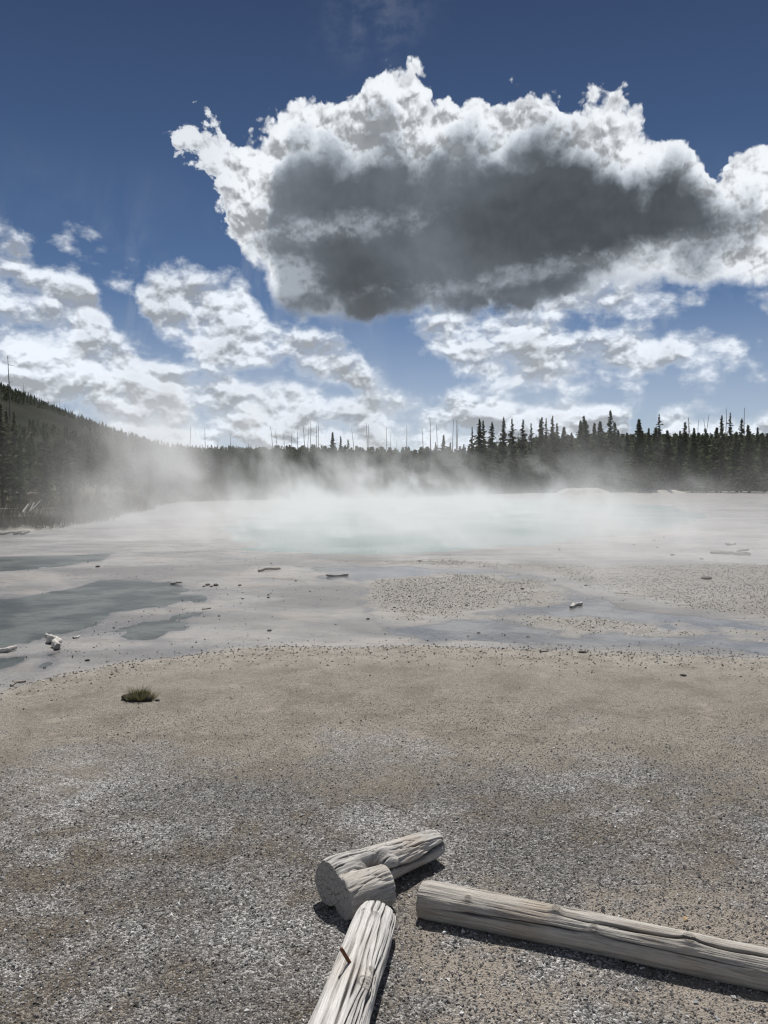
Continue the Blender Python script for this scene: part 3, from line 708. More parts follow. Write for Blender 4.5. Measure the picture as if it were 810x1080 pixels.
vs = [blades(xx[i], yy[i], zz[i], 9, 0.35 + yy[i] * 0.003, 0.28 + yy[i] * 0.0028, 0.015 + yy[i] * 0.0003, rng) for i in range(n)]
br = tri_mesh('undergrowth', vs, M_brush); tag(br, 'olive and brown grass and low scrub along the wooded bank', 'undergrowth', kind='stuff')

def m_tuft(t, out):
    P = objco(t); pbsdf(t, out, t.mix(t.noise(P, 25, 3, .6), (0.06, 0.065, 0.02), (0.30, 0.28, 0.12)), 0.8, None, 0.2)
M_tuft = mat('green_tuft', m_tuft)
M_soil = mat('dark_peaty_soil', lambda t, out: pbsdf(t, out, t.mix(t.noise(pos(t), 60, 4, .6), (0.018, 0.016, 0.012), (0.07, 0.06, 0.04)), 0.95, t.bump(t.noise(pos(t), 60, 4, .6), .8, .01)))

def rock_arrays(seed, n=14, flat=0.7):
    r = np.random.default_rng(seed); V = []; 
    th = np.linspace(0, 2 * math.pi, n, endpoint=False); ph = np.linspace(-math.pi / 2, math.pi / 2, n // 2 + 2)
    for p in ph[1:-1]:
        for t_ in th: V.append((math.cos(p) * math.cos(t_), math.cos(p) * math.sin(t_), math.sin(p)))
    V += [(0, 0, -1), (0, 0, 1)]
    V = np.array(V); d = 1 + 0.30 * fbm(V[:, 0] * 1.7, V[:, 1] * 1.7, V[:, 2] * 1.7 + seed, oct=3, seed=seed)
    V = V * d[:, None]; V[:, 2] *= flat
    q = []; tr_ = []; nr = n // 2
    for j in range(nr - 1):
        for s in range(n): q.append((j * n + s, j * n + (s + 1) % n, (j + 1) * n + (s + 1) % n, (j + 1) * n + s))
    for s in range(n): tr_.append((nr * n, (s + 1) % n, s)); tr_.append((nr * n + 1, (nr - 1) * n + s, (nr - 1) * n + (s + 1) % n))
    return V, [np.array(q), np.array(tr_)]

def grass_tuft(px, py, w, label):
    g = G(px, py); z = TZ(g.x, g.y)
    root = empty('grass_tuft', (g.x, g.y, z)); tag(root, label, 'grass tuft')
    v, f = rock_arrays(5); v = v * np.array([w * 0.46, w * 0.3, 0.05]) + np.array([0, 0, 0.018])
    mesh_from('root_clod', v, f, M_soil, root, True)
    v, f = rock_arrays(9); v = v * np.array([w * 0.2, w * 0.16, 0.035]) + np.array([-w * .32, w * .03, 0.02]); mesh_from('root_clod', v, f, M_soil, root, True)
    vs = [blades(rng.normal(0.02, w * 0.18), rng.normal(0, w * 0.12), 0.03, 15, w * 0.07, rng.uniform(0.03, 0.11), 0.0022, rng, rng.uniform(0.3, 1.5)) for _ in range(30)]
    vs += [blades(rng.normal(w * .25, w * 0.12), rng.normal(0, w * 0.1), 0.01, 20, w * 0.08, 0.06, 0.002, rng, 1.1) for _ in range(10)]
    v = np.concatenate(vs); mesh_from('grass_blades', v, np.arange(len(v)).reshape(-1, 3), M_tuft, root)
grass_tuft(145, 739, 0.25, 'small green and brown clump of grass lying on the gravel, left of centre')

# ------------------------------------------------------------------ wood for logs and driftwood
def m_wood(t, out, a=(0.31, 0.298, 0.282), b=(0.56, 0.545, 0.52), tan=(0.42, 0.33, 0.24), tanf=0.35, scale=1.0, endc=(0.27, 0.255, 0.24)):
    P = objco(t)
    n1 = t.noise(t.vm('MULTIPLY', P, (1.2, 16, 16)), 2.2 * scale, 5, 0.62, 0.35)
    n2 = t.noise(t.vm('MULTIPLY', P, (3.0, 75, 75)), 2.4 * scale, 5, 0.65, 0.5)
    n3 = t.noise(P, 3.5 * scale, 4, 0.6)
    n4 = t.noise(P, 60.0 * scale, 3, 0.6)
    c = t.mix(t.ss(t.add(t.mul(n1, 0.5), t.mul(n2, 0.5)), 0.36, 0.62), a, b)
    c = t.mix(t.ss(n3, 0.50, 0.72, 0, tanf), c, tan)
    c = t.mix(t.ss(n2, 0.40, 0.30, 0, 0.7), c, (0.10, 0.09, 0.08))
    c = t.mix(t.ss(n4, 0.62, 0.75, 0, 0.35), c, (0.18, 0.16, 0.14))
    c = t.mix(t.attr('dark'), c, (0.055, 0.047, 0.040))
    # end grain: rings with radial checks
    X, Y, Z = t.sep(P)
    rr = t.m('SQRT', t.add(t.mul(Y, Y), t.mul(Z, Z)))
    rings = t.m('SINE', t.add(t.mul(rr, 620), t.mul(n3, 18)))
    ce = t.n('ShaderNodeTexVoronoi', feature='DISTANCE_TO_EDGE'); t.put(ce.inputs['Vector'], t.vm('ADD', t.vm('MULTIPLY', P, (0.2, 1, 1)), t.vm('MULTIPLY', t.noise(P, 20, 3, .6, out=1), (0.01, 0.03, 0.03)))); ce.inputs['Scale'].default_value = 38
    crk = t.ss(ce.outputs['Distance'], 0.0, 0.045, 0.45, 1.0)
    ec = t.mix(t.ss(rings, -1, 1, 0.2, 0.8), endc, tuple(v * 1.35 for v in endc))
    ec = t.mix(t.sub(1.0, crk), ec, (0.05, 0.045, 0.04))
    N = t.n('ShaderNodeTexCoord').outputs['Normal']; nx = t.m('ABSOLUTE', t.sep(N)[0])
    en = t.ss(nx, 0.62, 0.8)
    c = t.mix(en, c, ec)
    h = t.mixf(en, t.add(t.mul(n1, 1.0), t.mul(n2, 0.7)), t.mul(crk, 0.8))
    pbsdf(t, out, c, 0.88, t.bump(h, 0.85, 0.006), 0.2)
M_log = mat('silvered_weathered_wood', m_wood)
M_logw = mat('bleached_weathered_wood', m_wood, a=(0.37, 0.36, 0.345), b=(0.68, 0.665, 0.645), tanf=0.2)
M_logt = mat('tan_grey_weathered_wood', m_wood, a=(0.25, 0.232, 0.21), b=(0.50, 0.475, 0.435), tan=(0.38, 0.31, 0.235), tanf=0.5)
M_drift = mat('dull_driftwood', m_wood, a=(0.14, 0.13, 0.115), b=(0.36, 0.33, 0.30), tanf=0.3)
M_driftp = mat('pale_driftwood', m_wood, a=(0.34, 0.32, 0.30), b=(0.66, 0.63, 0.60), tanf=0.1)
M_rust = mat('rusted_iron', lambda t, out: pbsdf(t, out, t.mix(t.noise(objco(t), 90, 4, .6), (0.06, 0.025, 0.015), (0.20, 0.075, 0.035)), 0.8, t.bump(t.noise(objco(t), 200, 3, .6), .5, .002), 0.4))

def log_arrays(L, r0, r1, seed, ns=420, na=300, cracks=16, knots=(), bend=0.0, wav=0.0, cs=(1, 1), endround=0.02, cdepth=0.02, lump=0.05):
    """log along +X from 0 to L; radius r0->r1. knots: (x, theta, size, height)"""
    r = np.random.default_rng(seed)
    xs = np.concatenate([[0, 0, 0, 0], np.linspace(0, 1, ns) ** 1.0 * L, [L, L, L, L]]); ne = 4
    shr = np.concatenate([[0.0, 0.35, 0.7, 0.93], np.ones(ns), [0.93, 0.7, 0.35, 0.0]])
    th = np.linspace(0, 2 * math.pi, na, endpoint=False)
    X = np.repeat(xs[:, None], na, 1); T = np.repeat(th[None, :], len(xs), 0)
    k = X / L; Rr = r0 + (r1 - r0) * k
    cx, cz = np.cos(T), np.sin(T)
    Rr = Rr * (1 + lump * fbm(X * 4, cx * 1.2 + 7, cz * 1.2, oct=3, seed=seed))
    Rr = Rr + 0.0022 * fbm(X * 5, cx * 14, cz * 14, oct=3, seed=seed + 5)
    Tw = T.copy(); DK = np.zeros_like(X)
    for (kx, kt, ks, kh) in knots:
        dT = (T - kt + math.pi) % (2 * math.pi) - math.pi; dx = X - kx; dd = np.hypot(dx, dT * Rr)
        Rr = Rr + kh * np.exp(-(dd / ks) ** 2) - 0.55 * kh * np.exp(-(dd / (ks * 0.4)) ** 2) 
        DK = np.maximum(DK, 0.85 * np.exp(-(dd / (ks * 0.50)) ** 4) * (0.6 + 0.4 * np.sin(dd / ks * 22))); DK = np.maximum(DK, 0.7 * np.exp(-((dd - ks * 0.62) / (ks * 0.10)) ** 2))
        Tw = Tw + 0.12 * np.sign(dT) * np.exp(-(dx / (ks * 2.2)) ** 2) * np.exp(-np.abs(dT) / 0.35) * min(1, kh / 0.008)
    for i in range(cracks):
        t0 = r.uniform(0, 2 * math.pi); a = r.uniform(-0.3, 0.8) * L; b = a + r.uniform(0.25, 0.8) * L
        if i % 3 == 0: a = -0.1; 
        w = r.uniform(0.0018, 0.0042); dp = cdepth * r.uniform(0.5, 1.2)
        tw = t0 + r.uniform(-0.35, 0.35) * k + 0.10 * fbm(X * 3.5, X * 0 + i, oct=4, seed=seed + 40 + i)
        dT = (Tw - tw + math.pi) % (2 * math.pi) - math.pi
        env = sstep(a, a + 0.12 * L, X) * (1 - sstep(b - 0.12 * L, b, X)) * (0.6 + 0.4 * fbm(X * 9, X * 0, oct=2, seed=seed + i))
        ww = w * (0.4 + env)
        cr = np.exp(-(np.abs(dT) * Rr / ww) ** 2); DK = np.maximum(DK, 0.9 * np.clip(env * 1.3, 0, 1) * cr)
        Rr = Rr - dp * env * cr
    # rounded ends
    er = np.minimum(X, L - X); Rr = Rr * (1 - 0.10 * np.exp(-er / endround))
    S = shr[:, None]
    xe = X + (1 - S) * 0 + np.where(S < 1, 0.004 * fbm(cx * S * 6, cz * S * 6, oct=3, seed=seed + 80), 0)
    wy_ = wav * fbm(k * 2.2, k * 0 + seed, oct=3, seed=seed + 90); wz_ = wav * 0.6 * fbm(k * 2.2, k * 0 - seed, oct=3, seed=seed + 95)
    Y = Rr * S * cx * cs[0] + wy_; Zz = Rr * S * cz * cs[1] + bend * np.sin(math.pi * k) + wz_
    V = np.stack([xe.ravel(), Y.ravel(), Zz.ravel()], 1)
    nr = len(xs); i = (np.arange(nr - 1)[:, None] * na + np.arange(na)[None, :]).ravel(); j = (np.arange(nr - 1)[:, None] * na + (np.arange(na)[None, :] + 1) % na).ravel()
    return V, np.stack([i, i + na, j + na, j], 1), DK.ravel()
def orient(o, A, B, roll=0.0):
    x = (B - A).normalized(); up = Vector((0, 0, 1)); y = up.cross(x).normalized(); z = x.cross(y)
    M = Matrix((x, y, z)).transposed().to_4x4(); o.matrix_world = Matrix.Translation(A) @ M @ Matrix.Rotation(roll, 4, 'X'); return o

# long log on the right
r0, r1 = 0.073, 0.062
A_ = G(445, 946, r0 - 0.014); Bm = G(810, 1024, r1 - 0.014); dirv = (Bm - A_); Lc = dirv.length * 1.45; B_ = A_ + dirv.normalized() * Lc; B_.z = r1 - 0.016
v, f, dk = log_arrays(Lc, r0, r1, 11, ns=640, cracks=15, cdepth=0.022, lump=0.07, wav=0.010,
                  knots=[(0.20, 2.15, 0.016, 0.007), (0.53, 1.75, 0.022, 0.012), (0.67, 2.40, 0.020, 0.008), (0.99, 1.9, 0.030, 0.015), (1.29, 2.0, 0.018, 0.008)])
logc = mesh_from('log', v, f, M_logt, smooth=True, attrs=dict(dark=dk)); orient(logc, A_, B_)
tag(logc, 'long straight weathered log with knots, lying at the lower right', 'log')
# log with an iron bolt in it, running out of the bottom of the frame
r0, r1 = 0.079, 0.092
A_ = G(396, 966, r0 - 0.012); Bm = G(357, 1085, r1 - 0.012); dirv = Bm - A_; Lb = dirv.length * 1.75; B_ = A_ + dirv.normalized() * Lb
rootb = empty('log', (A_.x, A_.y, 0)); tag(rootb, 'bleached cracked log with a rusty bolt, running out of the bottom edge', 'log')
v, f, dk = log_arrays(Lb, r0, r1, 23, ns=520, cracks=24, cdepth=0.030, lump=0.11, wav=0.008, endround=0.035, cs=(1.0, 0.86), knots=[(0.10, 1.35, 0.014, 0.006), (0.075, 2.0, 0.012, 0.006), (0.50, 0.85, 0.045, 0.014), (0.42, 0.7, 0.03, 0.008)])
lb = mesh_from('trunk', v, f, M_logw, smooth=True, attrs=dict(dark=dk)); orient(lb, A_, B_)
bpy.context.view_layer.update()
lb.parent = rootb; lb.matrix_parent_inverse = Matrix.Translation(rootb.location).inverted()
def tube(name, A, B, ra, rb, m, parent=None, seg=14, cap=True):
    x = (B - A).normalized(); y = x.orthogonal().normalized(); z = x.cross(y); V = []; q = []
    prof = [(0, 0.01), (0, ra), (0.9, rb), (0.97, rb * .9), (1.0, rb * 0.6), (1.0, 0.0005)]
    for k, rr in prof:
        for s in range(seg):
            a = 2 * math.pi * s / seg; p = A + (B - A) * k + y * (rr * math.cos(a)) + z * (rr * math.sin(a)); V.append(tuple(p))
    for j in range(len(prof) - 1):
        for s in range(seg): q.append((j * seg + s, j * seg + (s + 1) % seg, (j + 1) * seg + (s + 1) % seg, (j + 1) * seg + s))
    return mesh_from(name, np.array(V), np.array(q), m, parent, True)
bb = G(368, 1014, 0.150); bt = G(359.5, 1000, 0.212)
bo = tube('bolt', bb + (bb - bt) * 0.6 - rootb.location, bt - rootb.location, 0.0060, 0.0062, M_rust, rootb)

# short forked log: a main stem and a shorter sawn limb grown together round a knot
def remesh_union(parts, voxel):
    V = []; Fs = []; off = 0
    for v, f in parts: V.append(v); Fs.append(f + off); off += len(v)
    o = mesh_from('tmp', np.concatenate(V), np.concatenate(Fs), None)
    m = o.modifiers.new('r', 'REMESH'); m.mode = 'VOXEL'; m.voxel_size = voxel
    dg = bpy.context.evaluated_depsgraph_get(); me = bpy.data.meshes.new_from_object(o.evaluated_get(dg)); bpy.data.objects.remove(o); return me
def xf(v, M): 
    M = np.array(M); return v @ M[:3, :3].T + M[:3, 3]
A0 = G(345, 932, 0.098); A1 = G(460, 889, 0.070); dirA = (A1 - A0); LA = dirA.length
yaw = math.atan2(dirA.y, dirA.x)
main = log_arrays(LA, 0.098, 0.068, 31, ns=200, na=200, cracks=10, cdepth=0.018, lump=0.10, cs=(0.95, 0.95))
pd = Vector((dirA.y, -dirA.x, 0)).normalized(); S0 = A0 + pd * 0.088; S0.z = 0.072; S1 = G(408, 931, 0.078)
side = log_arrays((S1 - S0).length, 0.086, 0.080, 37, ns=120, na=200, cracks=8, cdepth=0.016, lump=0.10, endround=0.004)
Rz = Matrix.Rotation(yaw, 4, 'Z'); Inv = (Matrix.Translation(A0) @ Rz).inverted()
ds = S1 - S0; tilt = Matrix.Rotation(-math.asin((A1.z - A0.z) / LA), 4, 'Y')
Ms = Inv @ Matrix.Translation(S0) @ Matrix.Rotation(math.atan2(ds.y, ds.x), 4, 'Z')
kn, kf = rock_arrays(3, 20); kf4 = np.concatenate([kf[0]] + [np.stack([kf[1][:, 0], kf[1][:, 1], kf[1][:, 2], kf[1][:, 2]], 1)])
kq = kf[0]
kcen = Inv @ G(405, 905, 0.135)
seat = log_arrays(0.16, 0.040, 0.030, 41, ns=60, na=80, cracks=3, cdepth=0.008, endround=0.01)
Mk = Matrix.Translation(kcen) @ Matrix.Rotation(-0.35, 4, 'Z') @ Matrix.Rotation(0.25, 4, 'Y') @ Matrix.Translation((-0.10, 0, -0.02))
me = remesh_union([(xf(main[0], tilt), main[1]), (xf(side[0], Ms), side[1]), (xf(seat[0], Mk), seat[1])], 0.0028)
nv = len(me.vertices); co = np.zeros(nv * 3, np.float32); me.vertices.foreach_get('co', co); co = co.reshape(-1, 3).astype(float)
no = np.zeros(nv * 3, np.float32); me.vertices.foreach_get('normal', no); no = no.reshape(-1, 3)
g_ = 1 - np.abs(fbm(co[:, 0] * 3.2, co[:, 1] * 34, co[:, 2] * 34, oct=3, seed=71)) * 4
g_ = np.clip(g_, 0, 1) ** 3 * sstep(0.75, 0.5, np.abs(no[:, 0]))
kc = np.array([kcen.x, kcen.y]); rk = np.hypot((co[:, 0] - kc[0]) / 1.6, co[:, 1] - kc[1]); upm = sstep(0.0, 0.4, no[:, 2])
hol = np.exp(-(np.hypot((co[:, 0] - kc[0] + 0.075) / 2.6, co[:, 1] - kc[1] + 0.012) / 0.020) ** 2) * upm      # hollow beside the knot
led = np.exp(-((co[:, 2] + 0.012 + 0.02 * fbm(co[:, 0] * 7, co[:, 0] * 0, oct=3, seed=77)) / 0.007) ** 2) * sstep(0.0, -0.3, no[:, 1]) * sstep(0.17, 0.24, co[:, 0])   # split along the limb
crk = np.zeros(nv)
for i_ in range(9):
    yc = -0.10 + 0.028 * i_ + 0.012 * fbm(co[:, 0] * 5, co[:, 0] * 0 + i_, oct=3, seed=140 + i_)
    crk = np.maximum(crk, np.exp(-((co[:, 1] - yc) / 0.0022) ** 2) * sstep(0.3, 0.7, no[:, 2]) * sstep(-0.15, 0.25, fbm(co[:, 0] * 6, co[:, 0] * 0 + i_ * 3, oct=2, seed=170)))
co[:, 2] -= 0.045 * hol
co -= no * (0.026 * led + 0.014 * crk)[:, None]
co[:, 2] += 0.016 * np.exp(-(rk / 0.028) ** 2) * upm
at = me.attributes.new('dark', 'FLOAT', 'POINT'); at.data.foreach_set('value', np.clip(np.maximum(np.maximum(0.8 * hol, 0.9 * led), 0.9 * crk), 0, 1).astype(np.float32))
co -= no * (0.006 * g_ + 0.002 * fbm(co[:, 0] * 10, co[:, 1] * 60, co[:, 2] * 60, oct=2, seed=73))[:, None]
me.vertices.foreach_set('co', co.astype(np.float32).ravel()); me.update()
me.polygons.foreach_set('use_smooth', np.ones(len(me.polygons), bool)); me.materials.clear(); me.materials.append(M_log)
loga = bpy.data.objects.new('log', me); C.objects.link(loga); loga.matrix_world = Matrix.Translation(A0) @ Rz
tag(loga, 'short thick grey forked log with a knot and a sawn end', 'log')
print('log A z range', (co[:, 2].min() + A0.z), co[:, 2].max() + A0.z, nv)

# driftwood pieces on the flat
def drift(px0, py0, px1, py1, r, label, m=None, name='driftwood', lift=0.0, seed=1, grp=None, zb=FL):
    a = G(px0, py0, zb + r * .8); b = G(px1, py1, zb + r * .8 + lift)
    v, f, dk = log_arrays((b - a).length, r, r * 0.75, seed, ns=60, na=24, cracks=4, cdepth=r * 0.3, lump=0.45, endround=r * 1.2, wav=r * 2.2)
    o = mesh_from(name, v, f, m or M_drift, smooth=True); orient(o, a, b); tag(o, label, 'driftwood', grp); return o
drift(272, 602, 296, 599.5, 0.030, 'straight dark stick of driftwood on the wet flat left of centre', seed=2)
drift(238, 0, 0, 0, 0, '') if False else None
drift(-14, 688, 18, 684, 0.030, 'grey stick at the left edge beside the teal puddle', M_driftp, seed=3)
drift(50, 674, 59, 682, 0.042, 'thick pale driftwood chunk beside the teal puddle', M_driftp, seed=4)
drift(51, 669, 60, 675, 0.018, 'thin crooked stick lying across the pale driftwood chunk', M_driftp, seed=5, lift=0.05)
drift(78, 673, 84, 671, 0.012, 'tiny pale stick right of the pale driftwood chunk', M_driftp, seed=6)
drift(601, 639, 611, 635.5, 0.030, 'short pale driftwood piece in the stream at the right', M_driftp, seed=7)
drift(180, 615, 192, 614.5, 0.020, 'short brown stick at the top edge of the teal puddle', seed=8)
drift(213, 642, 222, 641, 0.015, 'short brown stick near the right tip of the teal puddle', seed=9)
drift(750, 582, 792, 584, 0.055, 'long dark branch lying on the far flat at the right', seed=10)
drift(772, 583, 790, 579, 0.035, 'second dark branch crossing the long one at the right', seed=11, lift=0.1)
drift(765, 574, 775, 573, 0.04, 'short dark stick beyond the two crossed branches', seed=12)
drift(648, 625.5, 668, 626.5, 0.014, 'low brown stick half sunk in the right-hand gravel', seed=13)
drift(345, 607, 367, 605.5, 0.022, 'flat grey driftwood at the tip of the gravel, centre', seed=14)
drift(569, 688, 578, 687, 0.014, 'brown twig on the gravel lip below the stream', seed=15, zb=0.0)
drift(616, 688.5, 620, 686, 0.012, 'dark stub on the gravel lip, right of the brown twig', seed=16, zb=0.0)
drift(10, 722, 28, 718, 0.013, 'dark twig on the gravel lip at the far left', seed=17, zb=0.0)
# bleached fallen timber on the left bank
for i, (a, b, c, d, rr) in enumerate([(0, 541, 40, 537, .05), (24, 536, 30, 542, .07), (31, 533, 36, 538, .05), (34, 538, 42, 534, .04), (-20, 546, 12, 541, .05), (5, 533, 22, 535, .04), (44, 541, 60, 543, .04), (14, 561, 30, 563, .07), (0, 564, 16, 562, .05), (22, 559, 31, 564, .06)]):
    za = TZ(G(a, b, .4).x, 36); pa = ray(a, b); pb = ray(c, d)
    ya = 36 + i * 0.9 if i < 7 else 27.3; 
    A1_ = Vector((pa.x / pa.y * ya, ya, CAMH + pa.z / pa.y * ya)); yb = ya + 0.4; B1_ = Vector((pb.x / pb.y * yb, yb, CAMH + pb.z / pb.y * yb))
    A1_.z = TZ(A1_.x, A1_.y) + rr * 0.8 + (0.1 if i in (1, 2, 3) else 0); B1_.z = TZ(B1_.x, B1_.y) + rr * 0.8 + (0.5 if i in (1, 2, 3) else 0.05)
    v, f, dk = log_arrays((B1_ - A1_).length, rr, rr * 0.6, 200 + i, ns=40, na=16, cracks=2, cdepth=.01, lump=.2)
    o = mesh_from('fallen_log', v, f, M_driftp if i < 7 else M_drift, smooth=True); orient(o, A1_, B1_)
    tag(o, f'bleached fallen pole on the left bank, {ORD[i]} of the scatter below the pines' if i < 7 else f'dark fallen pole at the waterline of the left bank, {ORD[i-7]} from the left', 'fallen log', 'fallen poles on the left bank')

# stones
M_stone = mat('dark_stone', lambda t, out: pbsdf(t, out, t.mix(t.noise(pos(t), 30, 4, .6), (0.03, 0.027, 0.024), (0.11, 0.10, 0.09)), 0.85, t.bump(t.noise(pos(t), 60, 4, .6), .6, .01)))
sv, sf = rock_arrays(8, 12); so = mesh_from('stone', sv, sf, M_stone, smooth=True); stone_me = so.data; bpy.data.objects.remove(so)
def stone(px, py, s, label, grp=None, zb=FL, fl=0.8):
    g = G(px, py, zb); o = bpy.data.objects.new('stone', stone_me); C.objects.link(o)
    o.location = (g.x, g.y, TZ(g.x, g.y) + s * 0.25); o.scale = (s * random.uniform(.8, 1.3), s * random.uniform(.8, 1.2), s * fl); o.rotation_euler = (0, 0, random.uniform(0, 6))
    tag(o, label, 'stone', grp); return o
stone(683 + 62, 611.5, 0.10, 'largest dark lump on the right-hand gravel', None, fl=0.4)
stone(166, 739.5, 0.020, 'small dark clod right beside the grass tuft', None, 0.0)
stone(613.5, 689, 0.028, 'dark stone on the gravel lip below the stream', None, 0.0)
stone(720.5, 712, 0.028, 'lone dark stone on the gravel at the right', None, 0.0, 0.5)
for px, py, s in [(215, 619, .03), (219, 617.5, .05), (223, 619, .03), (227.5, 618, .055), (253, 618, .035), (312, 613, .03), (286, 594.5, .025), (256, 632, .025), (283, 631, .03), (283, 628, .025), (103, 598, .06), (93, 593, .03), (388, 653, .03),
                  (120, 662, .022), (92, 697, .03), (47, 704, .02), (231, 650, .022), (327, 624, .02), (284, 666, .03), (443, 593, .05), (505, 667, .03), (585, 612, .03), (551, 622, .04), (492, 639, .03), (557, 671, .03), (709, 586, .06), (740, 590, .05), (719, 561, .05), (700, 567, .05),
                  (590, 580, .05), (668, 575, .06), (693, 578, .05), (560, 572, .05), (618, 618, .03), (590, 600, .03), (432, 630, .03), (416, 641, .025), (467, 621, .03), (355, 575, .04), (690, 570, .05), (764, 583, .05)]:
    stone(px, py, s * .8, 'small dark stone scattered on the wet flat', 'dark stones scattered on the wet flat')

# loose grit and pebbles: countless
def pebbles(name, X, Y, Zb, S, m):
    n = len(X); base = np.array([(1, 0, 0), (-.5, .87, 0), (-.5, -.87, 0), (0, 0, 1), (0, 0, -1)], float)
    V = base[None] * rng.uniform(0.6, 1.3, (n, 5, 1)); V[:, :, 2] *= 0.65
    a = rng.uniform(0, 6.28, n); c, s = np.cos(a)[:, None], np.sin(a)[:, None]; b = rng.uniform(-0.7, 0.7, n); cb, sb = np.cos(b)[:, None], np.sin(b)[:, None]
    x = V[:, :, 0] * cb + V[:, :, 2] * sb; z = -V[:, :, 0] * sb + V[:, :, 2] * cb; y = V[:, :, 1]
    x, y = x * c - y * s, x * s + y * c
    W = np.stack([x * S[:, None] + X[:, None], y * S[:, None] + Y[:, None], z * S[:, None] + Zb[:, None] + S[:, None] * 0.3], 2).reshape(-1, 3)
    f = np.array([(0, 1, 3), (1, 2, 3), (2, 0, 3), (1, 0, 4), (2, 1, 4), (0, 2, 4)])
    Fc = (f[None] + (np.arange(n) * 5)[:, None, None]).reshape(-1, 3)
    rnd = np.repeat(rng.uniform(0, 1, n), 5)
    o = mesh_from(name, W, Fc, m, attrs=dict(rnd=rnd)); return o
def gridz(X, Y): return terrain(X, Y)['z'] + np.where(Y < 7, 0.004 * fbm(X * 18, Y * 18, oct=3, seed=44), 0)
def m_peb(t, out, lo, mid, hi):
    r = t.attr('rnd'); P = pos(t)
    c = t.mix(t.ss(r, 0.0, 0.75), lo, mid); c = t.mix(t.ss(r, 0.80, 1.0), c, hi)
    pbsdf(t, out, c, 0.7, None, 0.35)
M_peb = mat('grey_grit', m_peb, lo=(0.12, 0.113, 0.106), mid=(0.28, 0.272, 0.265), hi=(0.72, 0.71, 0.70))
M_pebb = mat('bar_grit', m_peb, lo=(0.14, 0.13, 0.115), mid=(0.27, 0.25, 0.225), hi=(0.70, 0.67, 0.63))
M_pebf = mat('flat_grit', m_peb, lo=(0.08, 0.073, 0.066), mid=(0.32, 0.30, 0.275), hi=(0.75, 0.72, 0.68))
n = 190000
Y = 1.9 + 5.2 * rng.uniform(0, 1, n) ** 1.25; X = rng.uniform(-1, 1, n) * (0.30 + 0.56 * Y)
keep = (fbm(X * 1.1, Y * 1.1, oct=3, seed=90) + 0.55 - 0.26 * np.maximum(Y - 3.6, 0) + rng.uniform(-.5, .5, n)) > 0
X, Y = X[keep], Y[keep]
S = (0.0024 + 0.0050 * rng.uniform(0, 1, len(X)) ** 3.5 + 0.006 * (rng.uniform(0, 1, len(X)) > 0.985)) * np.interp(Y, [4.0, 6.8], [1.0, 0.6])
o = pebbles('gravel', X, Y, gridz(X, Y), S, M_peb); tag(o, 'loose grey crushed gravel covering the near ground around the logs', 'gravel', kind='stuff')
# coarser pebbles along the lip of the pad and on the bars of the flat
n = 5200; X = rng.uniform(-6, 7, n); Y = np.interp(X, edge_w[:, 0], edge_w[:, 1]) - 0.1 + rng.normal(0, 0.38, n)
S = 0.005 + 0.010 * rng.uniform(0, 1, n) ** 2.5
o = pebbles('pebbles', X, Y, gridz(X, Y), S, M_pebf); tag(o, 'dark pebbles strewn along the pale lip where gravel meets the wet flat', 'pebbles', kind='stuff')
n = 150000; X = rng.uniform(-3, 14, n); Y = 8 + 12 * rng.uniform(0, 1, n)
T_ = terrain(X, Y); keep = (T_['gravel'] * (1 - 0.9 * T_['stm']) + 0.25 * fbm(X * 2, Y, oct=3, seed=92) > rng.uniform(0.25, 1.3, n)) & (T_['z'] > WL + 0.002)
X, Y = X[keep], Y[keep]; S = 0.005 + 0.011 * rng.uniform(0, 1, len(X)) ** 2.5
o = pebbles('bar_pebbles', X, Y, T_['z'][keep], S, M_pebb); tag(o, 'speckled pale and dark pebbles on the gravel bars beside the stream', 'pebbles', kind='stuff')

n = 5000; Y = 7.8 + 14 * rng.uniform(0, 1, n) ** 1.4; X = rng.uniform(-0.56, 0.56, n) * Y
k2 = fbm(X * 0.8, Y * 0.5, oct=3, seed=95) > rng.uniform(-0.5, 0.45, n); X, Y = X[k2], Y[k2]
T_ = terrain(X, Y); keep = (T_['z'] > WL - 0.006) & (T_['pool'] < -0.5); X, Y = X[keep], Y[keep]
o = pebbles('flat_pebbles', X, Y, np.maximum(T_['z'][keep], WL - 0.003), 0.004 + 0.011 * rng.uniform(0, 1, len(X)) ** 3, M_stone); tag(o, 'tiny dark stones peppered over the wet silt flat', 'pebbles', kind='stuff')

# a few dry leaves and twigs in the foreground
M_dry = mat('dry_leaf', lambda t, out: pbsdf(t, out, t.mix(t.noise(objco(t), 80, 3, .6), (0.25, 0.15, 0.06), (0.50, 0.36, 0.18)), 0.7))
def leaf(px, py, s, rot, label):
    g = G(px, py); k = np.linspace(0, 1, 9); w = np.sin(k * math.pi) ** .8 * 0.28; V = []
    for a, b in zip(k, w): V += [(a - .5, -b, 0.25 * b + .22 * math.sin(a * 3)), (a - .5, 0, .20 * math.sin(a * 3)), (a - .5, b, 0.45 * b + .22 * math.sin(a * 3))]
    V = np.array(V) * s; f = [(i * 3 + j, i * 3 + j + 1, i * 3 + j + 4, i * 3 + j + 3) for i in range(8) for j in range(2)]
    o = mesh_from('dry_leaf', V, np.array(f), M_dry, smooth=True); o.location = (g.x, g.y, TZ(g.x, g.y) + 0.004); o.rotation_euler = (0, 0, rot); tag(o, label, 'leaf')
leaf(723, 969, 0.030, 1.0, 'curled orange dry leaf on the gravel behind the long log')
leaf(696, 986, 0.015, 0.2, 'tiny dry leaf just behind the long log')
def twig(px0, py0, px1, py1, label, r=0.002):
    a = G(px0, py0, 0.006); b = G(px1, py1, 0.012); o = tube('twig', a, b, r, r * .6, M_driftp, seg=6); tag(o, label, 'twig')
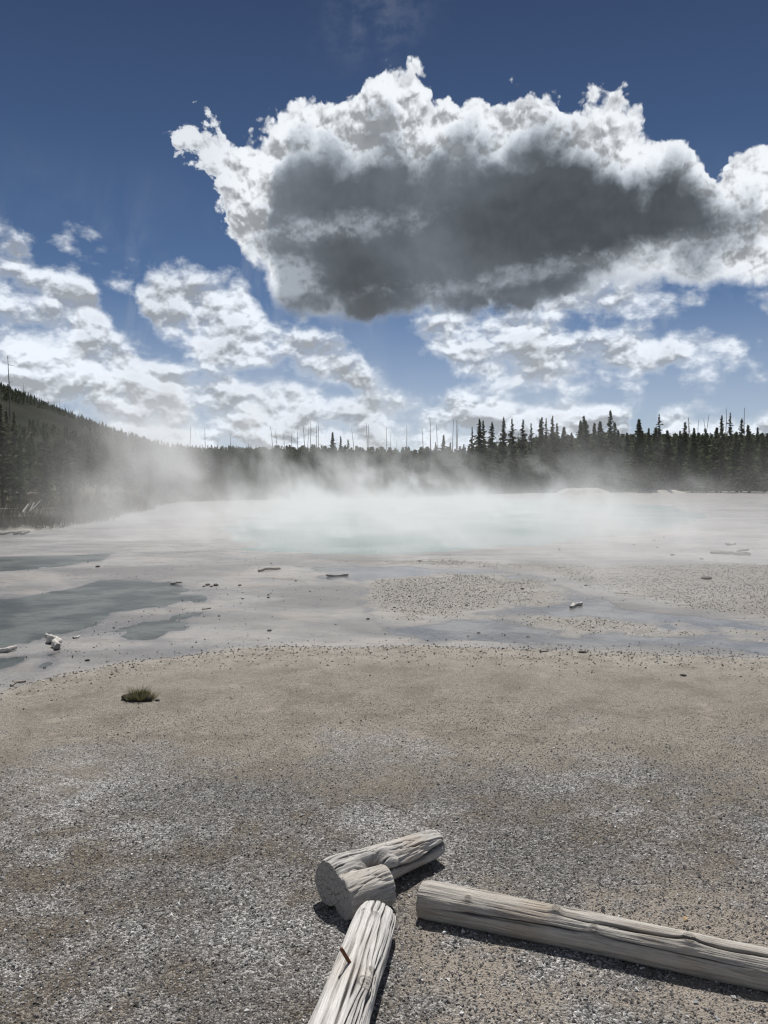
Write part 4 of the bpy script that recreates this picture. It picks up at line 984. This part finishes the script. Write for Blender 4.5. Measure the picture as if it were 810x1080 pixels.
twig(636, 958, 644, 967, 'pale twig on the gravel behind the middle of the long log', 0.003)
twig(419, 1030, 420, 1034, 'tiny dark twig between the two lower logs', 0.003)
twig(738, 924, 743, 928, 'pale twig on the open gravel at the right')

# ------------------------------------------------------------------ steam over the spring
def m_steam(t, out):
    P = pos(t); X, Y, Z = t.sep(P)
    Ps = t.vm('MULTIPLY', t.vm('ADD', P, t.xyz(t.mul(Z, 0.25), 0.0, 0.0)), (1.0, 0.75, 0.85))
    n1 = t.noise(Ps, 0.36, 4, 0.58, 0.35)
    n0 = t.noise(t.vm('ADD', P, (31, 7, 0)), 0.07, 1, 0.5)
    # over the basin
    foot = t.mul(t.ss(X, -14.0, -4.5), t.ss(X, 20.0, 5.0)); foot = t.mul(foot, t.mul(t.ss(t.add(Y, t.mul(X, 0.45)), 10.0, 23.0), t.ss(Y, 98, 75)))
    hgt = t.mixf(t.ss(n0, 0.38, 0.62), 0.40, 2.3)
    hd = t.m('EXPONENT', t.mul(t.m('DIVIDE', t.mx(Z, 0.0), hgt), -1.0))
    w = t.ss(n1, 0.56, 0.69)
    blanket = t.m('EXPONENT', t.mul(t.mx(Z, 0.0), -1.5))
    d = t.mul(foot, t.add(t.mul(t.mul(w, hd), 0.66), t.mul(blanket, t.mul(t.ss(n1, 0.25, 0.68), 0.17))))
    # plume drifting off to the left
    px = t.sub(X, t.add(-11.3, t.mul(Z, 0.15))); py = t.sub(Y, 36)
    rr = t.add(t.m('POWER', t.m('DIVIDE', px, 2.3), 2), t.m('POWER', t.m('DIVIDE', py, 6), 2))
    pl = t.mul(t.m('EXPONENT', t.mul(rr, -1.0)), t.ss(Z, 8.0, 1.0))
    d = t.add(d, t.mul(t.mul(pl, t.ss(n1, 0.38, 0.60)), 0.23))
    v = t.n('ShaderNodeVolumePrincipled'); v.inputs['Color'].default_value = (0.985, 0.99, 1.0, 1); t.put(v.inputs['Density'], d); v.inputs['Anisotropy'].default_value = 0.25
    t.nt.links.new(v.outputs[0], out.inputs['Volume'])
M_steam = mat('steam', m_steam)
bx0, bx1, by0, by1, bz0, bz1 = -24, 25, 9, 100, -0.02, 8.5
v = np.array([(x, y, z) for x in (bx0, bx1) for y in (by0, by1) for z in (bz0, bz1)])
f = np.array([(0, 1, 3, 2), (4, 6, 7, 5), (0, 4, 5, 1), (2, 3, 7, 6), (0, 2, 6, 4), (1, 5, 7, 3)])
steam = mesh_from('steam', v, f, M_steam)
tag(steam, 'white steam drifting and rising off the hot spring', 'steam', kind='stuff')

# ------------------------------------------------------------------ render
cy = scene.cycles
cy.max_bounces = 6; cy.diffuse_bounces = 2; cy.glossy_bounces = 2; cy.transparent_max_bounces = 8; cy.volume_bounces = 2
cy.volume_step_rate = 0.5; cy.volume_max_steps = 96
cy.use_denoising = True; cy.pixel_filter_type = 'BLACKMAN_HARRIS'; cy.filter_width = 1.25
cy.use_adaptive_sampling = True; cy.adaptive_threshold = 0.015; cy.adaptive_min_samples = 16
cy.sample_clamp_indirect = 6
scene.view_settings.view_transform = 'Standard'; scene.view_settings.look = 'None'; scene.view_settings.exposure = 0.0; scene.view_settings.gamma = 1
